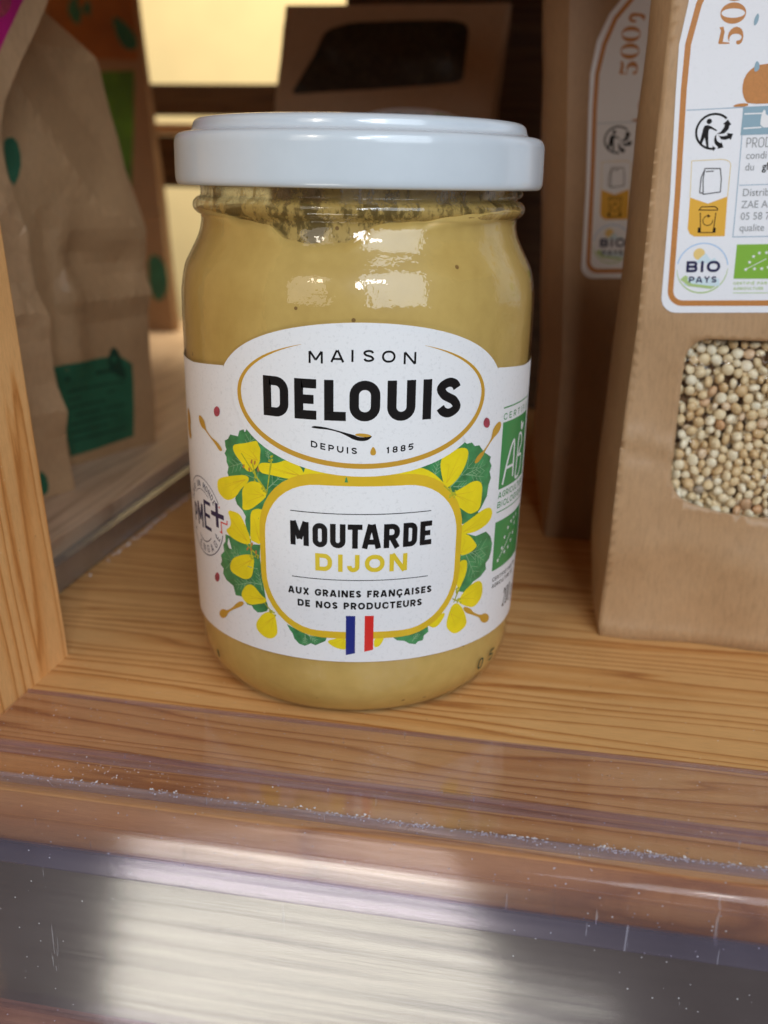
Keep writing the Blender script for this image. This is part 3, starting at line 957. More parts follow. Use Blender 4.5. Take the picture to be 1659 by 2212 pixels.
SPLASHS = [
    [(-28.4, 57.2), (-27.1, 57.2), (-25.9, 56.5), (-25.6, 55.5), (-25.4, 55.0), (-23.6, 53.9), (-22.0, 53.5), (-20.8, 52.9), (-20.1, 52.2), (-20.4, 51.8), (-21.2, 51.9), (-22.3, 52.9), (-24.0, 53.8), (-25.9, 54.9), (-27.1, 55.0), (-28.3, 56.0)],
    [(-21.5, 19.3), (-19.7, 20.4), (-18.2, 21.9), (-16.8, 22.8), (-16.0, 22.6), (-16.4, 21.9), (-17.9, 21.0), (-19.7, 20.0), (-21.1, 18.9), (-21.6, 18.1), (-22.7, 17.2), (-23.9, 17.0), (-24.5, 17.5), (-24.1, 18.3), (-22.9, 19.2)],
    [(37.0, 57.7), (36.0, 57.8), (34.7, 56.9), (34.3, 55.6), (34.2, 54.9), (32.4, 53.1), (30.8, 52.4), (30.0, 51.4), (30.0, 50.9), (30.8, 50.9), (31.9, 51.8), (32.6, 52.8), (34.6, 54.8), (36.4, 55.7), (37.1, 56.7)],
    [(29.4, 21.9), (29.8, 22.3), (31.6, 21.3), (32.4, 20.3), (34.7, 19.0), (36.1, 19.0), (37.6, 18.2), (38.1, 17.2), (37.4, 16.6), (36.0, 16.9), (34.8, 17.9), (34.6, 18.5), (32.1, 19.9), (30.3, 20.8)],
    [(-36.2, 57.3), (-34.5, 56.5), (-33.7, 54.9), (-34.5, 53.4), (-33.6, 51.7), (-35.1, 50.9), (-36.6, 51.9), (-36.9, 54.2)],
]
SEEDS = [
    [(-20.4, 59.4), (-20.5, 58.9), (-20.8, 58.5), (-21.2, 58.3), (-21.6, 58.2), (-22.0, 58.3), (-22.2, 58.6), (-22.3, 59.0), (-22.2, 59.5), (-21.9, 59.8), (-21.5, 60.1), (-21.1, 60.2), (-20.7, 60.0), (-20.5, 59.8)],
    [(-23.3, 25.8), (-23.4, 25.4), (-23.7, 24.9), (-24.1, 24.6), (-24.5, 24.5), (-24.9, 24.6), (-25.1, 24.8), (-25.2, 25.2), (-25.0, 25.7), (-24.7, 26.1), (-24.3, 26.5), (-23.9, 26.6), (-23.5, 26.5), (-23.3, 26.2)],
    [(33.5, 58.0), (33.5, 57.6), (33.2, 57.3), (32.9, 57.2), (32.5, 57.3), (32.1, 57.5), (31.8, 57.9), (31.7, 58.3), (31.8, 58.7), (32.0, 59.0), (32.3, 59.2), (32.7, 59.1), (33.1, 58.9), (33.4, 58.5)],
]
VEINS = [
    [(-10.1, 46.0), (-15.0, 53.1)],
    [(-10.1, 46.0), (-4.4, 51.6)],
    [(-13.5, 51.2), (-18.5, 49.2)],
    [(-13.5, 51.2), (-12.7, 56.5)],
    [(-8.9, 51.9), (-9.3, 54.0)],
    [(-12.2, 30.5), (-21.7, 30.4)],
    [(-15.0, 30.8), (-18.9, 33.1)],
    [(-11.3, 27.5), (-16.4, 27.2)],
    [(-14.0, 27.3), (-18.5, 25.6)],
    [(-11.3, 26.3), (-12.2, 30.3)],
    [(-2.5, 18.8), (-2.6, 16.7)],
    [(-2.1, 18.9), (-0.1, 17.5)],
    [(23.8, 46.5), (30.2, 51.8)],
    [(28.0, 49.1), (33.0, 50.2)],
    [(28.0, 49.1), (32.9, 47.8)],
    [(21.1, 48.9), (22.0, 52.7)],
    [(25.3, 47.2), (28.5, 46.8)],
    [(27.6, 33.2), (35.5, 33.4)],
    [(30.4, 33.4), (34.6, 30.6)],
    [(29.2, 33.2), (32.3, 27.6)],
    [(18.1, 17.3), (19.5, 18.9)],
]
STAMENS = [
    [(-15.1, 52.5), (-10.0, 46.6)],
    [(-9.6, 45.6), (-8.4, 52.4)],
    [(-12.7, 51.4), (-11.7, 48.3)],
    [(-14.8, 35.0), (-12.1, 33.3)],
    [(-13.6, 36.2), (-13.5, 32.6)],
    [(-10.9, 23.8), (-9.2, 22.2)],
    [(23.2, 47.7), (25.4, 45.8)],
    [(24.5, 47.5), (25.2, 45.4)],
    [(26.9, 23.8), (27.9, 26.2)],
    [(26.5, 24.7), (28.1, 23.8)],
]

for s in LEAFS:
    printed("leaf", Flat().add(fill(s)), M['leaf'], 0)
f = Flat()
for s in VEINS:
    f.add(stroke(s, 0.16, taper=lambda q: 1.0 - 0.7 * q))
    for q in (0.3, 0.5, 0.7):
        a, b = s[0], s[-1]
        px, py = a[0] + (b[0] - a[0]) * q, a[1] + (b[1] - a[1]) * q
        dx, dy = (b[0] - a[0]) * .28, (b[1] - a[1]) * .28
        for sg in (-1, 1):
            f.add(stroke([(px, py), (px + dx * .8 - sg * dy * .8, py + dy * .8 + sg * dx * .8)], 0.09))
printed("leaf_veins", f, M['vein'], 1)
# yellow frame round the product name
ring_o = rounded([(-11.4, 18.6, 12), (27.8, 18.6, 12), (27.8, 50.6, 12), (-11.4, 50.6, 12)], True, 10)
ring_i = rounded([(-10.2, 20.0, 10.5), (26.5, 20.0, 10.5), (26.5, 48.5, 10.5), (-10.2, 48.5, 10.5)], True, 10)
def grow(s, k=1.07):
    cx, cy = sum(p[0] for p in s) / len(s), sum(p[1] for p in s) / len(s)
    return [(cx + (p[0] - cx) * k, cy + (p[1] - cy) * k) for p in s]


PV = Flat()
for s in PETALS:
    pt = printed("petal", Flat().add(fill(chaikin(grow(s), 2))), M['petal'], 2)
    cx, cy = sum(q[0] for q in s) / len(s), sum(q[1] for q in s) / len(s)
    base = max(s, key=lambda q: -abs(q[0] - CU) - 0.4 * abs(q[1] - 35))          # the end that points at the flower's heart
    for q in s[::3]:
        if hypot(q[0] - base[0], q[1] - base[1]) > 2.0:
            PV.add(stroke([(base[0] * .85 + cx * .15, base[1] * .85 + cy * .15), (cx * .6 + q[0] * .4, cy * .6 + q[1] * .4), (cx * .3 + q[0] * .7, cy * .3 + q[1] * .7)], 0.10, taper=lambda t: 1 - .8 * t))
f = Flat()
f.add(fill([(-3, 48.2), (19, 48.2), (17.5, 51.5), (-2, 51.5)]))
printed("petal", f, M['petal'], 2)
tag(printed("petal_shading", PV, M['yellow_ring'], 3), kind="stuff")
printed("yellow_frame", Flat().add(fill(ring_o, [ring_i], 0.8)), M['yellow_ring'], 3)
printed("white_panel", Flat().add(fill(ring_i, (), 1.2)), M['label'], 3)
for s in STAMENS:
    f = Flat()
    f.add(stroke(s, 0.30, taper=lambda q: 0.6 + 0.6 * q))
    for k in range(5):
        q = s[-1]
        f.add(fill(ellipse(q[0] + rnd.uniform(-.6, .6), q[1] + rnd.uniform(-.6, .6), .22, .22, 8)))
    printed("stamen", f, M['stamen'], 4)
for cx, cy in ((-14.6, 50.1), (-12.7, 51.3), (-12.0, 51.2), (-11.3, 50.0), (-13.3, 49.7), (-13.3, 35.2), (-14.4, 34.1), (-12.4, 33.8), (-13.6, 34.2)):
    printed("anther", Flat().add(fill(ellipse(cx, cy, .20, .45, 10, rot=rnd.uniform(-.5, .5)))), M['tan'], 5)
# white oval cutting into the flowers, with its open gold line
oval = [(CU + 24.9 * cos(a), 63.9 + (13.6 if sin(a) < 0 else 12.5) * sin(a)) for a in [2 * pi * i / 72 for i in range(72)]]
printed("white_oval", Flat().add(fill(oval, (), 1.2)), M['label'], 6)
arc = []
for i in range(81):
    a = radians(117) + radians(306) * i / 80
    arc.append((CU + 23.1 * cos(a), 63.85 + (11.65 if sin(a) < 0 else 10.55) * sin(a)))
f = Flat().add(stroke(arc, 0.92, False, 0.6, lambda q: min(1.0, 0.05 + 4.6 * min(q, 1 - q))))
printed("gold_oval_line", f, M['gold'], 7)
for s in SPLASHS:
    printed("gold_splash", Flat().add(fill(chaikin(s, 1), (), 0.6)), M['gold'], 7)
for s in SEEDS:
    printed("red_seed", Flat().add(fill(chaikin(s, 1))), M['seed_ink'], 7)
# lettering
f = Flat().letters([('D', -9.75, -4.9), ('E', -3.8, 0.1), ('L', 1.45, 5.15), ('O', 5.75, 10.95), ('U', 12.15, 17.1), ('I', 18.3, 20.2), ('S', 21.0, 25.95)], 60.3, 7.1, 1.6)
printed("lettering", f, M['black'], 8, lbl="large black condensed name lettering")
f = Flat().letters([('M', -1.2, 1.25), ('A', 2.5, 4.85), ('I', 5.9, 6.5), ('S', 8.0, 9.8), ('O', 11.1, 13.4), ('N', 14.8, 17.0)], 70.62, 2.05, 0.36, lambda u: -((u - CU) / 9.2) ** 2 * 0.62)
printed("lettering", f, M['black'], 8)
bend = lambda u: ((u - 9.3) / 9.6) ** 2 * 0.95
printed("lettering", Flat().text("DEPUIS", -0.9, 7.1, 54.35, 1.15, 0.24, bend, 0.30), M['black'], 8)
printed("lettering", Flat().text("1885", 12.1, 16.95, 54.42, 1.15, 0.24, bend, 0.30), M['black'], 8)
printed("gold_drop", Flat().add(fill(chaikin([(9.87, 55.95), (10.4, 54.95), (10.35, 54.35), (9.87, 54.15), (9.4, 54.35), (9.35, 54.95)], 2), (), .4)), M['gold'], 8)
sp = chaikin([(-0.95, 58.85), (0.6, 58.72), (1.82, 58.72), (3.84, 58.35), (5.2, 57.75), (6.4, 57.05), (7.6, 56.75), (8.9, 56.85), (9.75, 57.65), (9.3, 57.75), (8.4, 57.45), (7.3, 57.5), (6.6, 57.85), (5.6, 58.1), (4.64, 58.35), (1.9, 59.05), (-0.4, 59.25)], 2)
printed("spoon_emblem", Flat().add(fill(sp, (), .5)), M['black'], 8)
printed("spoon_mustard", Flat().add(fill(ellipse(8.1, 57.82, 1.35, 0.30, 24, rot=-.08), (), .5)), M['gold'], 9)
f = Flat().letters([('M', -4.95, -1.45), ('O', -0.75, 1.95), ('U', 2.45, 5.2), ('T', 5.6, 8.2), ('A', 8.1, 11.6), ('R', 12.05, 14.95), ('D', 15.6, 18.25), ('E', 18.8, 21.1)], 36.75, 4.62, 1.0)
printed("lettering", f, M['black'], 8)
f = Flat().letters([('D', -0.3, 2.8), ('I', 3.85, 4.75), ('J', 5.5, 7.75), ('O', 8.7, 12.3), ('N', 13.2, 16.5)], 32.15, 3.38, 0.82)
printed("lettering", f, M['dijon'], 8, lbl="yellow lettering under the black product name")
printed("lettering", Flat().text("AUX GRAINES FRANÇAISES", -5.65, 21.6, 27.1, 1.38, 0.34), M['black'], 8)
printed("lettering", Flat().text("DE NOS PRODUCTEURS", -3.8, 19.75, 24.68, 1.38, 0.34), M['black'], 8)
f = Flat().add(stroke([(-4.9, 43.28), (20.8, 43.28)], 0.14)).add(stroke([(-4.8, 30.5), (20.7, 30.5)], 0.14))
printed("rule_lines", f, M['black'], 8)
printed("flag_stripe", Flat().add(fill([(5.35, 15.2), (7.08, 15.62), (7.08, 23.35), (5.35, 23.35)])), M['flag_blue'], 9)
printed("flag_stripe", Flat().add(fill([(7.08, 15.7), (8.83, 15.9), (8.83, 23.35), (7.08, 23.35)])), M['label'], 8)
printed("flag_stripe", Flat().add(fill([(8.83, 15.95), (10.5, 16.3), (10.5, 23.35), (8.83, 23.35)])), M['flag_red'], 9)
printed("green_tick", Flat().add(fill([(5.0, 49.2), (5.6, 49.2), (5.4, 50.1), (5.2, 50.1)])), M['leaf'], 4)
# organic farming mark
printed("green_square", Flat().add(fill([(37.7, 44.2), (51.6, 44.2), (51.6, 57.3), (37.9, 57.3)])), M['eco_green'], 0)
f = Flat().add(stroke(catmull([(39.1, 44.9), (40.2, 48.2), (41.6, 51.2), (42.9, 52.9), (43.4, 52.3), (43.5, 50), (43.55, 45.6)], 4), 0.62)).add(stroke([(40.3, 48.0), (43.5, 48.0)], 0.55))
f.add(stroke(catmull([(45.0, 44.9), (45.5, 49), (46.0, 53.2), (47.6, 53.2), (48.2, 51.4), (46.2, 49.3), (48.2, 49.0), (48.4, 46.8), (47.0, 45.0), (45.0, 44.9)], 4), 0.55))
f.add(fill(chaikin([(47.3, 53.9), (46.7, 54.9), (47.0, 56.4), (47.6, 55.2), (49.0, 55.6), (48.6, 54.4)], 1), (), .5))
printed("leaf_monogram", f, M['white_ink'], 1)
f = Flat().text("CERTIFIÉ", 38.0, 51.4, 57.75, 1.25, 0.2, gap=.45).text("AGRICULTURE", 37.75, 51.6, 42.35, 1.25, 0.22).text("BIOLOGIQUE", 37.7, 51.6, 40.45, 1.25, 0.22)
f.add(stroke([(37.8, 60.1), (51.6, 60.1)], 0.26)).add(stroke([(37.6, 39.6), (51.6, 39.6)], 0.22))
printed("lettering", f, M['eco_green'], 1)
printed("green_rectangle", Flat().add(fill([(37.6, 27.4), (52.6, 27.4), (52.6, 37.6), (37.5, 37.6)])), M['eco_green'], 0)
f = Flat()
for cx, cy in ((39.6, 29.2), (41.0, 31.4), (41.9, 33.4), (43.3, 35.0), (44.9, 35.9), (46.4, 36.3), (47.9, 36.5), (47.2, 34.9), (46.5, 33.1), (45.6, 31.7), (44.1, 30.7), (42.4, 30.2)):
    f.add(fill(star(cx, cy, 0.55), (), .5))
f.add(stroke([(40.0, 29.6), (45.0, 33.6)], 0.16))
printed("leaf_of_stars", f, M['white_ink'], 1)
f = Flat().text("CERTIFIÉ PAR FR", 38.1, 50.6, 25.0, 0.85, 0.15).text("AGRICULTURE UE", 38.1, 49.0, 23.6, 0.85, 0.15)
f.text("200 g", 43.9, 51.0, 17.6, 4.0, 0.34, shear=0.1)
printed("lettering", f, M['black'], 1)
# round commitment stamp
PC = (-29.0, 36.9)
f = Flat().add(stroke(ellipse(*PC, 7.9, 7.9, 50, radians(32), radians(170)), 0.16)).add(stroke(ellipse(*PC, 7.9, 7.9, 50, radians(-175), radians(-14)), 0.2))
f.add(stroke(ellipse(*PC, 5.2, 5.4, 30, radians(55), radians(130)), 0.14)).add(stroke(ellipse(*PC, 4.6, 5.2, 30, radians(-125), radians(-45)), 0.18))


def ring_text(fl, s, c, R_, a0, a1, h, t, inward=False):
    n = len(s)
    for i, ch in enumerate(s):
        a = a0 + (a1 - a0) * (i + .5) / n
        w = GW[ch] * h * .95
        for path, cl in glyph(ch, w, h, t):
            vs_, fs_ = stroke(path, t, cl, .5)
            q = []
            for px, py in vs_:
                lx = px - w / 2
                if inward:
                    ex, ey = -sin(a), cos(a)
                    q.append((c[0] + cos(a) * (R_ - py) + ex * lx, c[1] + sin(a) * (R_ - py) + ey * lx))
                else:
                    ex, ey = sin(a), -cos(a)
                    q.append((c[0] + cos(a) * (R_ + py) + ex * lx, c[1] + sin(a) * (R_ + py) + ey * lx))
            fl.add((q, fs_))


ring_text(f, "POUR UN MONDE", PC, 5.9, radians(165), radians(33), 1.25, 0.18)
ring_text(f, "+ ENGAGÉ", PC, 7.35, radians(-150), radians(-18), 1.5, 0.2, True)
printed("stamp_ring", f, M['navy'], 1)
f = Flat()
for ch, x0, x1, y0, h in (('P', -34.7, -32.6, 34.4, 4.0), ('M', -32.1, -29.0, 34.4, 4.8), ('E', -28.4, -25.4, 34.6, 5.9)):
    f.letters([(ch, x0, x1)], y0, h, 0.72)
f.add(stroke([(-23.0, 36.2), (-23.0, 41.1)], 0.95)).add(stroke([(-25.2, 38.7), (-20.7, 38.7)], 0.95))
printed("stamp_lettering", f, M['navy'], 1)
f = Flat().add(stroke([(-22.2, 35.6), (-21.6, 35.4), (-21.7, 37.6), (-19.8, 37.6), (-19.7, 38.4)], 0.28)).add(stroke([(-22.2, 40.6), (-21.9, 40.3)], 0.28))
printed("stamp_shadow", f, M['flag_red'], 1)
# ink-jet date on the heel of the glass
def heel(u, v, off):
    a = u / 34.25
    R_ = interp(v, [2.7, 5.4, 9.0, 14], [31.2, 32.6, 33.3, 33.6]) + off
    return (R_ * sin(a), -R_ * cos(a), v)


for f, nm in ((Flat().text("0", 36.2, 38.0, 6.0, 2.7, 0.42), "date_numeral"), (Flat().text("5", 40.4, 42.4, 6.4, 2.7, 0.42), "date_numeral"), (Flat().add(fill(ellipse(-27.1, 7.7, .45, 1.0, 14), (), .5)), "ink_dot")):
    mk(nm, [heel(u, v, 0.1 + l) for (u, v), l in zip(f.v, f.lay)], f.f, M['dark_ink'], glass_o)


# ------------------------------------------------------------------ paper bags
def ridge(s, h, pts, w, amp):
    """smooth raised (or sunk) crease along a polyline on a panel"""
    best = 1e9
    for a, b in zip(pts[:-1], pts[1:]):
        dx, dy = b[0] - a[0], b[1] - a[1]
        q = max(0.0, min(1.0, ((s - a[0]) * dx + (h - a[1]) * dy) / (dx * dx + dy * dy)))
        best = min(best, hypot(s - a[0] - dx * q, h - a[1] - dy * q))
    return amp * math.exp(-(best / w) ** 2)


def crease(s, h, pts, w, amp):
    """like ridge, but folded to a sharp line"""
    best = 1e9
    for a, b in zip(pts[:-1], pts[1:]):
        dx, dy = b[0] - a[0], b[1] - a[1]
        q = max(0.0, min(1.0, ((s - a[0]) * dx + (h - a[1]) * dy) / (dx * dx + dy * dy)))
        best = min(best, hypot(s - a[0] - dx * q, h - a[1] - dy * q))
    return amp * max(0.0, 1 - best / w)


def facets(s, h, amp, seed):
    """shallow random folds, as in handled paper"""
    R_ = random.Random(seed)
    d = 0.0
    for _ in range(5):
        a, per, ph = R_.uniform(0, pi), R_.uniform(17, 34), R_.uniform(0, 30)
        x = ((s * cos(a) + h * sin(a) + ph) / per) % 1.0
        d += abs(x - 0.5) * amp
    return d


def crisp(o):
    o.data.polygons.foreach_set('use_smooth', [False] * len(o.data.polygons))


class Bag:
    """flat-bottomed paper bag; panel coordinates: s along the front, h = height above the world zero"""
    def __init__(self, root, O, U, left, right, h0, h1, depth, m, disp=None, gusset=0.0, roots=None):
        self.root, self.O, self.m = root, Vector(O), m
        self.U = Vector((U[0], U[1], 0)).normalized()
        self.N = Vector((self.U.y, -self.U.x, 0))
        self.left, self.right, self.h0, self.h1, self.depth = left, right, h0, h1, depth
        self.disp = disp or (lambda s, h: 0.0)
        self.gus = gusset
    def L(self, h): return interp(h, *self.left)
    def R(self, h): return interp(h, *self.right)
    def D(self, h): return self.depth * max(0.06, min(1.0, (self.h1 - h) / (self.h1 - self.h0) * 1.5))
    def at(self, s, h, out=0.0):
        return self.O + self.U * s + Vector((0, 0, h)) + self.N * (self.disp(s, h) + out)
    def panel(self, holes=(), step=None):
        st = step or (self.h1 - self.h0) / 34
        n = 60
        hs = [self.h0 + (self.h1 - self.h0) * i / n for i in range(n + 1)]
        outl = [(self.L(h), h) for h in reversed(hs)] + [(self.R(h), h) for h in hs]
        v, f = fill(outl, holes, st)
        return mk("front_panel", [self.at(s, h) for s, h in v], f, self.m, self.root)
    def rest(self):
        n, q = 60, 8
        rows = [self.h0 + (self.h1 - self.h0) * i / n for i in range(n + 1)]
        for side, nm in ((0, "side_panel"), (1, "side_panel")):
            vs, fs = [], []
            for h in rows:
                s = self.L(h) if side == 0 else self.R(h)
                sg = -1 if side == 0 else 1
                for k in range(q + 1):
                    t = k / q
                    bulge = self.gus * sin(pi * min(1.0, t * 1.0)) * min(1.0, 0.25 + (h - self.h0) / 25) * (1.0 if self.gus > 0 else min(1.0, (h - self.h0) / (self.h1 - self.h0) * 1.6))
                    crk = facets(k * 5.0, h, 0.5, 17) - 0.6
                    p = self.at(s, h) - self.N * (self.D(h) * t) + self.U * (sg * (bulge + crk * (1 if 0 < k < q else 0)))
                    vs.append(p)
            for i in range(n):
                for k in range(q):
                    b = i * (q + 1) + k
                    fs.append((b, b + 1, b + q + 2, b + q + 1))
            mk(nm, vs, fs, self.m, self.root)
        vs, fs = [], []
        for h in rows:
            for k in range(7):
                s = self.L(h) + (self.R(h) - self.L(h)) * k / 6
                vs.append(self.at(s, h) - self.N * self.D(h))
        for i in range(n):
            for k in range(6):
                b = i * 7 + k
                fs.append((b, b + 1, b + 8, b + 7))
        mk("back_panel", vs, fs, self.m, self.root)
    def printed(self, name, flat, m, layer, parent=None, base=0.12):
        return mk(name, [self.at(s, h, base + 0.03 * layer + l) for (s, h), l in zip(flat.v, flat.lay)], flat.f, m, parent or self.root)


# ---- front right bag: kraft paper, arched sticker, window full of quinoa
qroot = thing("quinoa_bag", (90, 42, 0), "kraft paper bag with an arched sticker and a clear window full of pale quinoa", "paper bag", "paper bags on the right of the shelf")


def q_disp(s, h):
    d = 0.0
    if h < 74.2:
        d += min(1.0, (74.2 - h) / 10) * (facets(s, h, 0.55, 5) - 1.1)
        k = min(1.0, (74.2 - h) / 12)
        d += k * (0.45 * sin(s * .23 + h * .05) + 0.5 * sin(h * .11 + s * .07))
        d += crease(s, h, [(52, 47.6), (57, 46.8), (62, 46.0), (67, 44.2)], 1.6, 1.3)
        d -= crease(s, h, [(52, 45.4), (60, 44.2), (67, 42.4)], 1.6, 0.8)
        d += crease(s, h, [(52, 20), (70, 24), (95, 17)], 5, 0.5) + crease(s, h, [(60, 0), (75, 14), (90, 29)], 4, 0.35)
        d += ridge(s, h, [(53, 10.2), (60, 10.0)], 0.6, 0.35)
    if h < 3.4:
        d += (3.4 - h) * 0.28
    edge = s - interp(h, [0, 3, 49, 71, 107, 134, 170], [53.7, 53.5, 54.9, 55.9, 56.1, 56.5, 58])
    if edge < 2.0:
        d += 0.30 * sin(h * .31 + 1) * sin(h * .17) * (2.0 - edge) / 2
    return d


qbag = Bag(qroot, (0, 20, 0), (1, 0), ([0, 3, 20, 49, 71, 107, 134, 170], [53.9, 53.5, 54.2, 54.9, 55.9, 56.1, 56.5, 58]), ([0, 170], [134, 130]), 0.15, 170, 44, M['kraft'], q_disp, 3.5)
win = rounded([(66.2, 38.0, 4), (68.5, 34.2, 5), (76, 32.0, 10), (88, 30.9, 10), (100, 30.9, 10), (112, 32.0, 8), (121.5, 36.0, 5), (121.8, 67, 5), (119, 69.6, 4), (69.0, 69.6, 3.4), (66.3, 66.6, 3)], True, 5)
fp = qbag.panel([win], 1.3)
sol = fp.modifiers.new("paper", 'SOLIDIFY')
sol.thickness = 0.35 * K
sol.offset = -1
qbag.rest()
wv, wf = fill(rounded([(64, 29, 3), (124, 29, 3), (124, 72, 3), (64, 72, 3)], True), (), 6)
mk("window_film", [(x, 21.55 + 0.2 * sin(x * .4) * sin(z * .35), z) for x, z in wv], wf, M['film'], qroot)

# quinoa: flattened round grains packed behind the film
gm = bpy.data.meshes.new("seed")
gb = bmesh.new()
bmesh.ops.create_uvsphere(gb, u_segments=12, v_segments=8, radius=1.0)
for v in gb.verts:
    v.co.z *= 0.62
    rr = hypot(v.co.x, v.co.y)
    if rr > 0.9:
        v.co.z *= 1.15
for v in gb.verts:
    v.co *= K
gb.to_mesh(gm)
GVERT = [tuple(v.co / K) for v in gb.verts]
gb.verts.index_update()
GFACE = [[v.index for v in f.verts] for f in gb.faces]
gb.free()
gm.materials.append(M['grain'])
gm.polygons.foreach_set("use_smooth", [True] * len(gm.polygons))


def pack(x0, x1, z0, z1, n, r_lo, r_hi, seed, it=60):
    R_ = random.Random(seed)
    P = [[R_.uniform(x0, x1), R_.uniform(z0, z1), R_.uniform(r_lo, r_hi)] for _ in range(n)]
    for _ in range(it):
        cell = {}
        for i, p in enumerate(P):
            cell.setdefault((int(p[0] // 3), int(p[1] // 3)), []).append(i)
        for i, p in enumerate(P):
            cx, cz = int(p[0] // 3), int(p[1] // 3)
            for a in (-1, 0, 1):
                for b in (-1, 0, 1):
                    for j in cell.get((cx + a, cz + b), ()):
                        if j <= i: continue
                        q = P[j]
                        dx, dz = q[0] - p[0], q[1] - p[1]
                        dd = hypot(dx, dz) or 1e-3
                        mn = (p[2] + q[2]) * 0.90
                        if dd < mn:
                            k = (mn - dd) * 0.28 / dd
                            p[0] -= dx * k; p[1] -= dz * k; q[0] += dx * k; q[1] += dz * k
        for p in P:
            p[0] = min(x1, max(x0, p[0])); p[1] = min(z1, max(z0, p[1]))
    return P


gb_o = org(qroot)
R_ = random.Random(4)
for (x, z, r_) in pack(65.3, 93, 29.6, 70.6, 240, 1.0, 1.42, 11):
    o = bpy.data.objects.new("seed", gm)
    COL.objects.link(o)
    o.parent = qroot
    o.location = (Vector((x, 22.75 + R_.uniform(-.2, .5), z)) - gb_o) * K
    o.rotation_euler = (radians(90) + R_.gauss(0, .5), R_.gauss(0, .5), R_.uniform(0, 6.28))
    o.scale = (r_, r_ * R_.uniform(.88, 1.05), r_ * R_.uniform(.9, 1.25))
# the deeper layer and the far end of the window
vs, fs = [], []
rest = [(x, 24.2 + R_.uniform(-.3, .4), z, r_) for x, z, r_ in pack(65.3, 93, 29.6, 70.6, 210, 1.0, 1.4, 21)]
rest += [(x, 22.9 + R_.uniform(-.2, .5), z, r_) for x, z, r_ in pack(93.8, 123, 29.6, 70.6, 240, 1.0, 1.4, 31)]
tones = []
for x, y, z, r_ in rest:
    rot = (Matrix.Rotation(R_.uniform(0, 6.28), 3, 'Z') @ Matrix.Rotation(radians(90) + R_.gauss(0, .6), 3, 'X') @ Matrix.Rotation(R_.gauss(0, .6), 3, 'Y'))
    rot = Matrix.Rotation(R_.gauss(0, .5), 3, 'Z') @ Matrix.Rotation(radians(90) + R_.gauss(0, .6), 3, 'X')
    b = len(vs)
    tn = R_.random()
    for g in GVERT:
        vs.append(Vector((x, y, z)) + rot @ Vector(g) * r_)
        tones.append(tn)
    fs += [tuple(i + b for i in f) for f in GFACE]
deep = tag(mk("seeds_behind", vs, fs, M['grain'], qroot), kind="stuff")
att = deep.data.attributes.new('tone', 'FLOAT', 'POINT')
att.data.foreach_set('value', tones)
box("inner_liner", 64, 124, 25.6, 26.2, 28.5, 72, M['kraft_dull'], qroot)

# sticker, drawn in panel coordinates; slightly crooked as it was stuck on
TILT = radians(2.6)
st_out = rounded([(60.3, 74.6, 3.2), (122, 77.2, 3.2), (120.5, 98), (119.5, 118), (117.5, 134), (112, 146), (103, 154), (91, 157), (79, 154), (68, 147), (62.4, 140), (59.8, 133.8), (58.75, 126), (59.0, 117.9), (59.9, 98.3)], True, 6)
sv_, sf_ = fill(st_out, (), 5)
sticker = mk("sticker", [qbag.at(s, h, 0.12) for s, h in sv_], sf_, M['sticker'], qroot)


def q_print(name, flat, m, layer):
    return qbag.printed(name, flat, m, layer, sticker, 0.15)


bord = rounded([(62.0, 76.65, 2.6), (120.2, 79.0, 2.6), (119.1, 98), (118, 118), (116, 133), (110.8, 144.6), (102.3, 152.2), (91, 155), (79.6, 152.2), (69.4, 145.6), (64, 139), (61.7, 133.0), (60.45, 126), (60.5, 117.9), (61.35, 98.3)], True, 6)
q_print("tan_border", Flat().add(stroke(bord, 1.12, True, 3)), M['tan'], 0)
# weight, reading upward: 5 0 0
f = Flat()


def upright(pts, base, x0=70.6):
    """text space (along, up) -> panel: text runs up the sticker, letter tops to the left"""
    return [(x0 - b * 1.0 - (base + a - 125.7) * 0.02, base + a) for a, b in pts]


def two(fl, outer, inner, base):
    v, fc = fill(outer, [inner] if inner else [], .8)
    fl.add((upright(v, base), fc))


two(f, [(0.25, 4.45), (0.55, 4.55), (2.6, 4.25), (3.2, 4.6), (3.3, 3.85), (2.4, 3.55), (0.62, 3.75), (0.55, 2.6), (0.3, 2.4)], None, 125.75)
two(f, chaikin([(0.5, 2.5), (1.4, 2.95), (2.6, 2.7), (3.35, 1.7), (3.1, 0.6), (2.0, 0.0), (0.7, 0.1), (0.1, 0.7), (0.3, 1.3), (0.9, 1.2), (0.9, 0.6), (1.5, 0.25), (1.95, 0.7), (2.1, 1.5), (1.9, 2.3), (1.3, 2.6)], 1), None, 125.75)
for b in (129.55, 133.5):
    two(f, ellipse(1.85, 2.3, 1.85, 2.35, 36), ellipse(1.85, 2.3, 0.82, 2.15, 36), b)
two(f, chaikin([(0.4, 1.2), (0.4, 2.6), (1.4, 3.3), (2.6, 2.6), (2.6, 1.0), (2.2, -1.0), (0.6, -0.8), (1.8, 0.2), (1.8, 2.0), (1.2, 2.6), (1.0, 1.2)], 1), None, 137.6)
q_print("weight_numerals", f, M['tan'], 0)
f = Flat().add(fill(chaikin([(72.3, 129.0), (72.1, 130.2), (72.6, 131.4), (73.0, 131.0), (72.9, 129.8)], 1))).add(fill(chaikin([(73.3, 121.0), (73.2, 122.2), (73.5, 123.1), (74.1, 122.6), (74.2, 121.4)], 1)))
q_print("blue_leaf", f, M['slate'], 2)
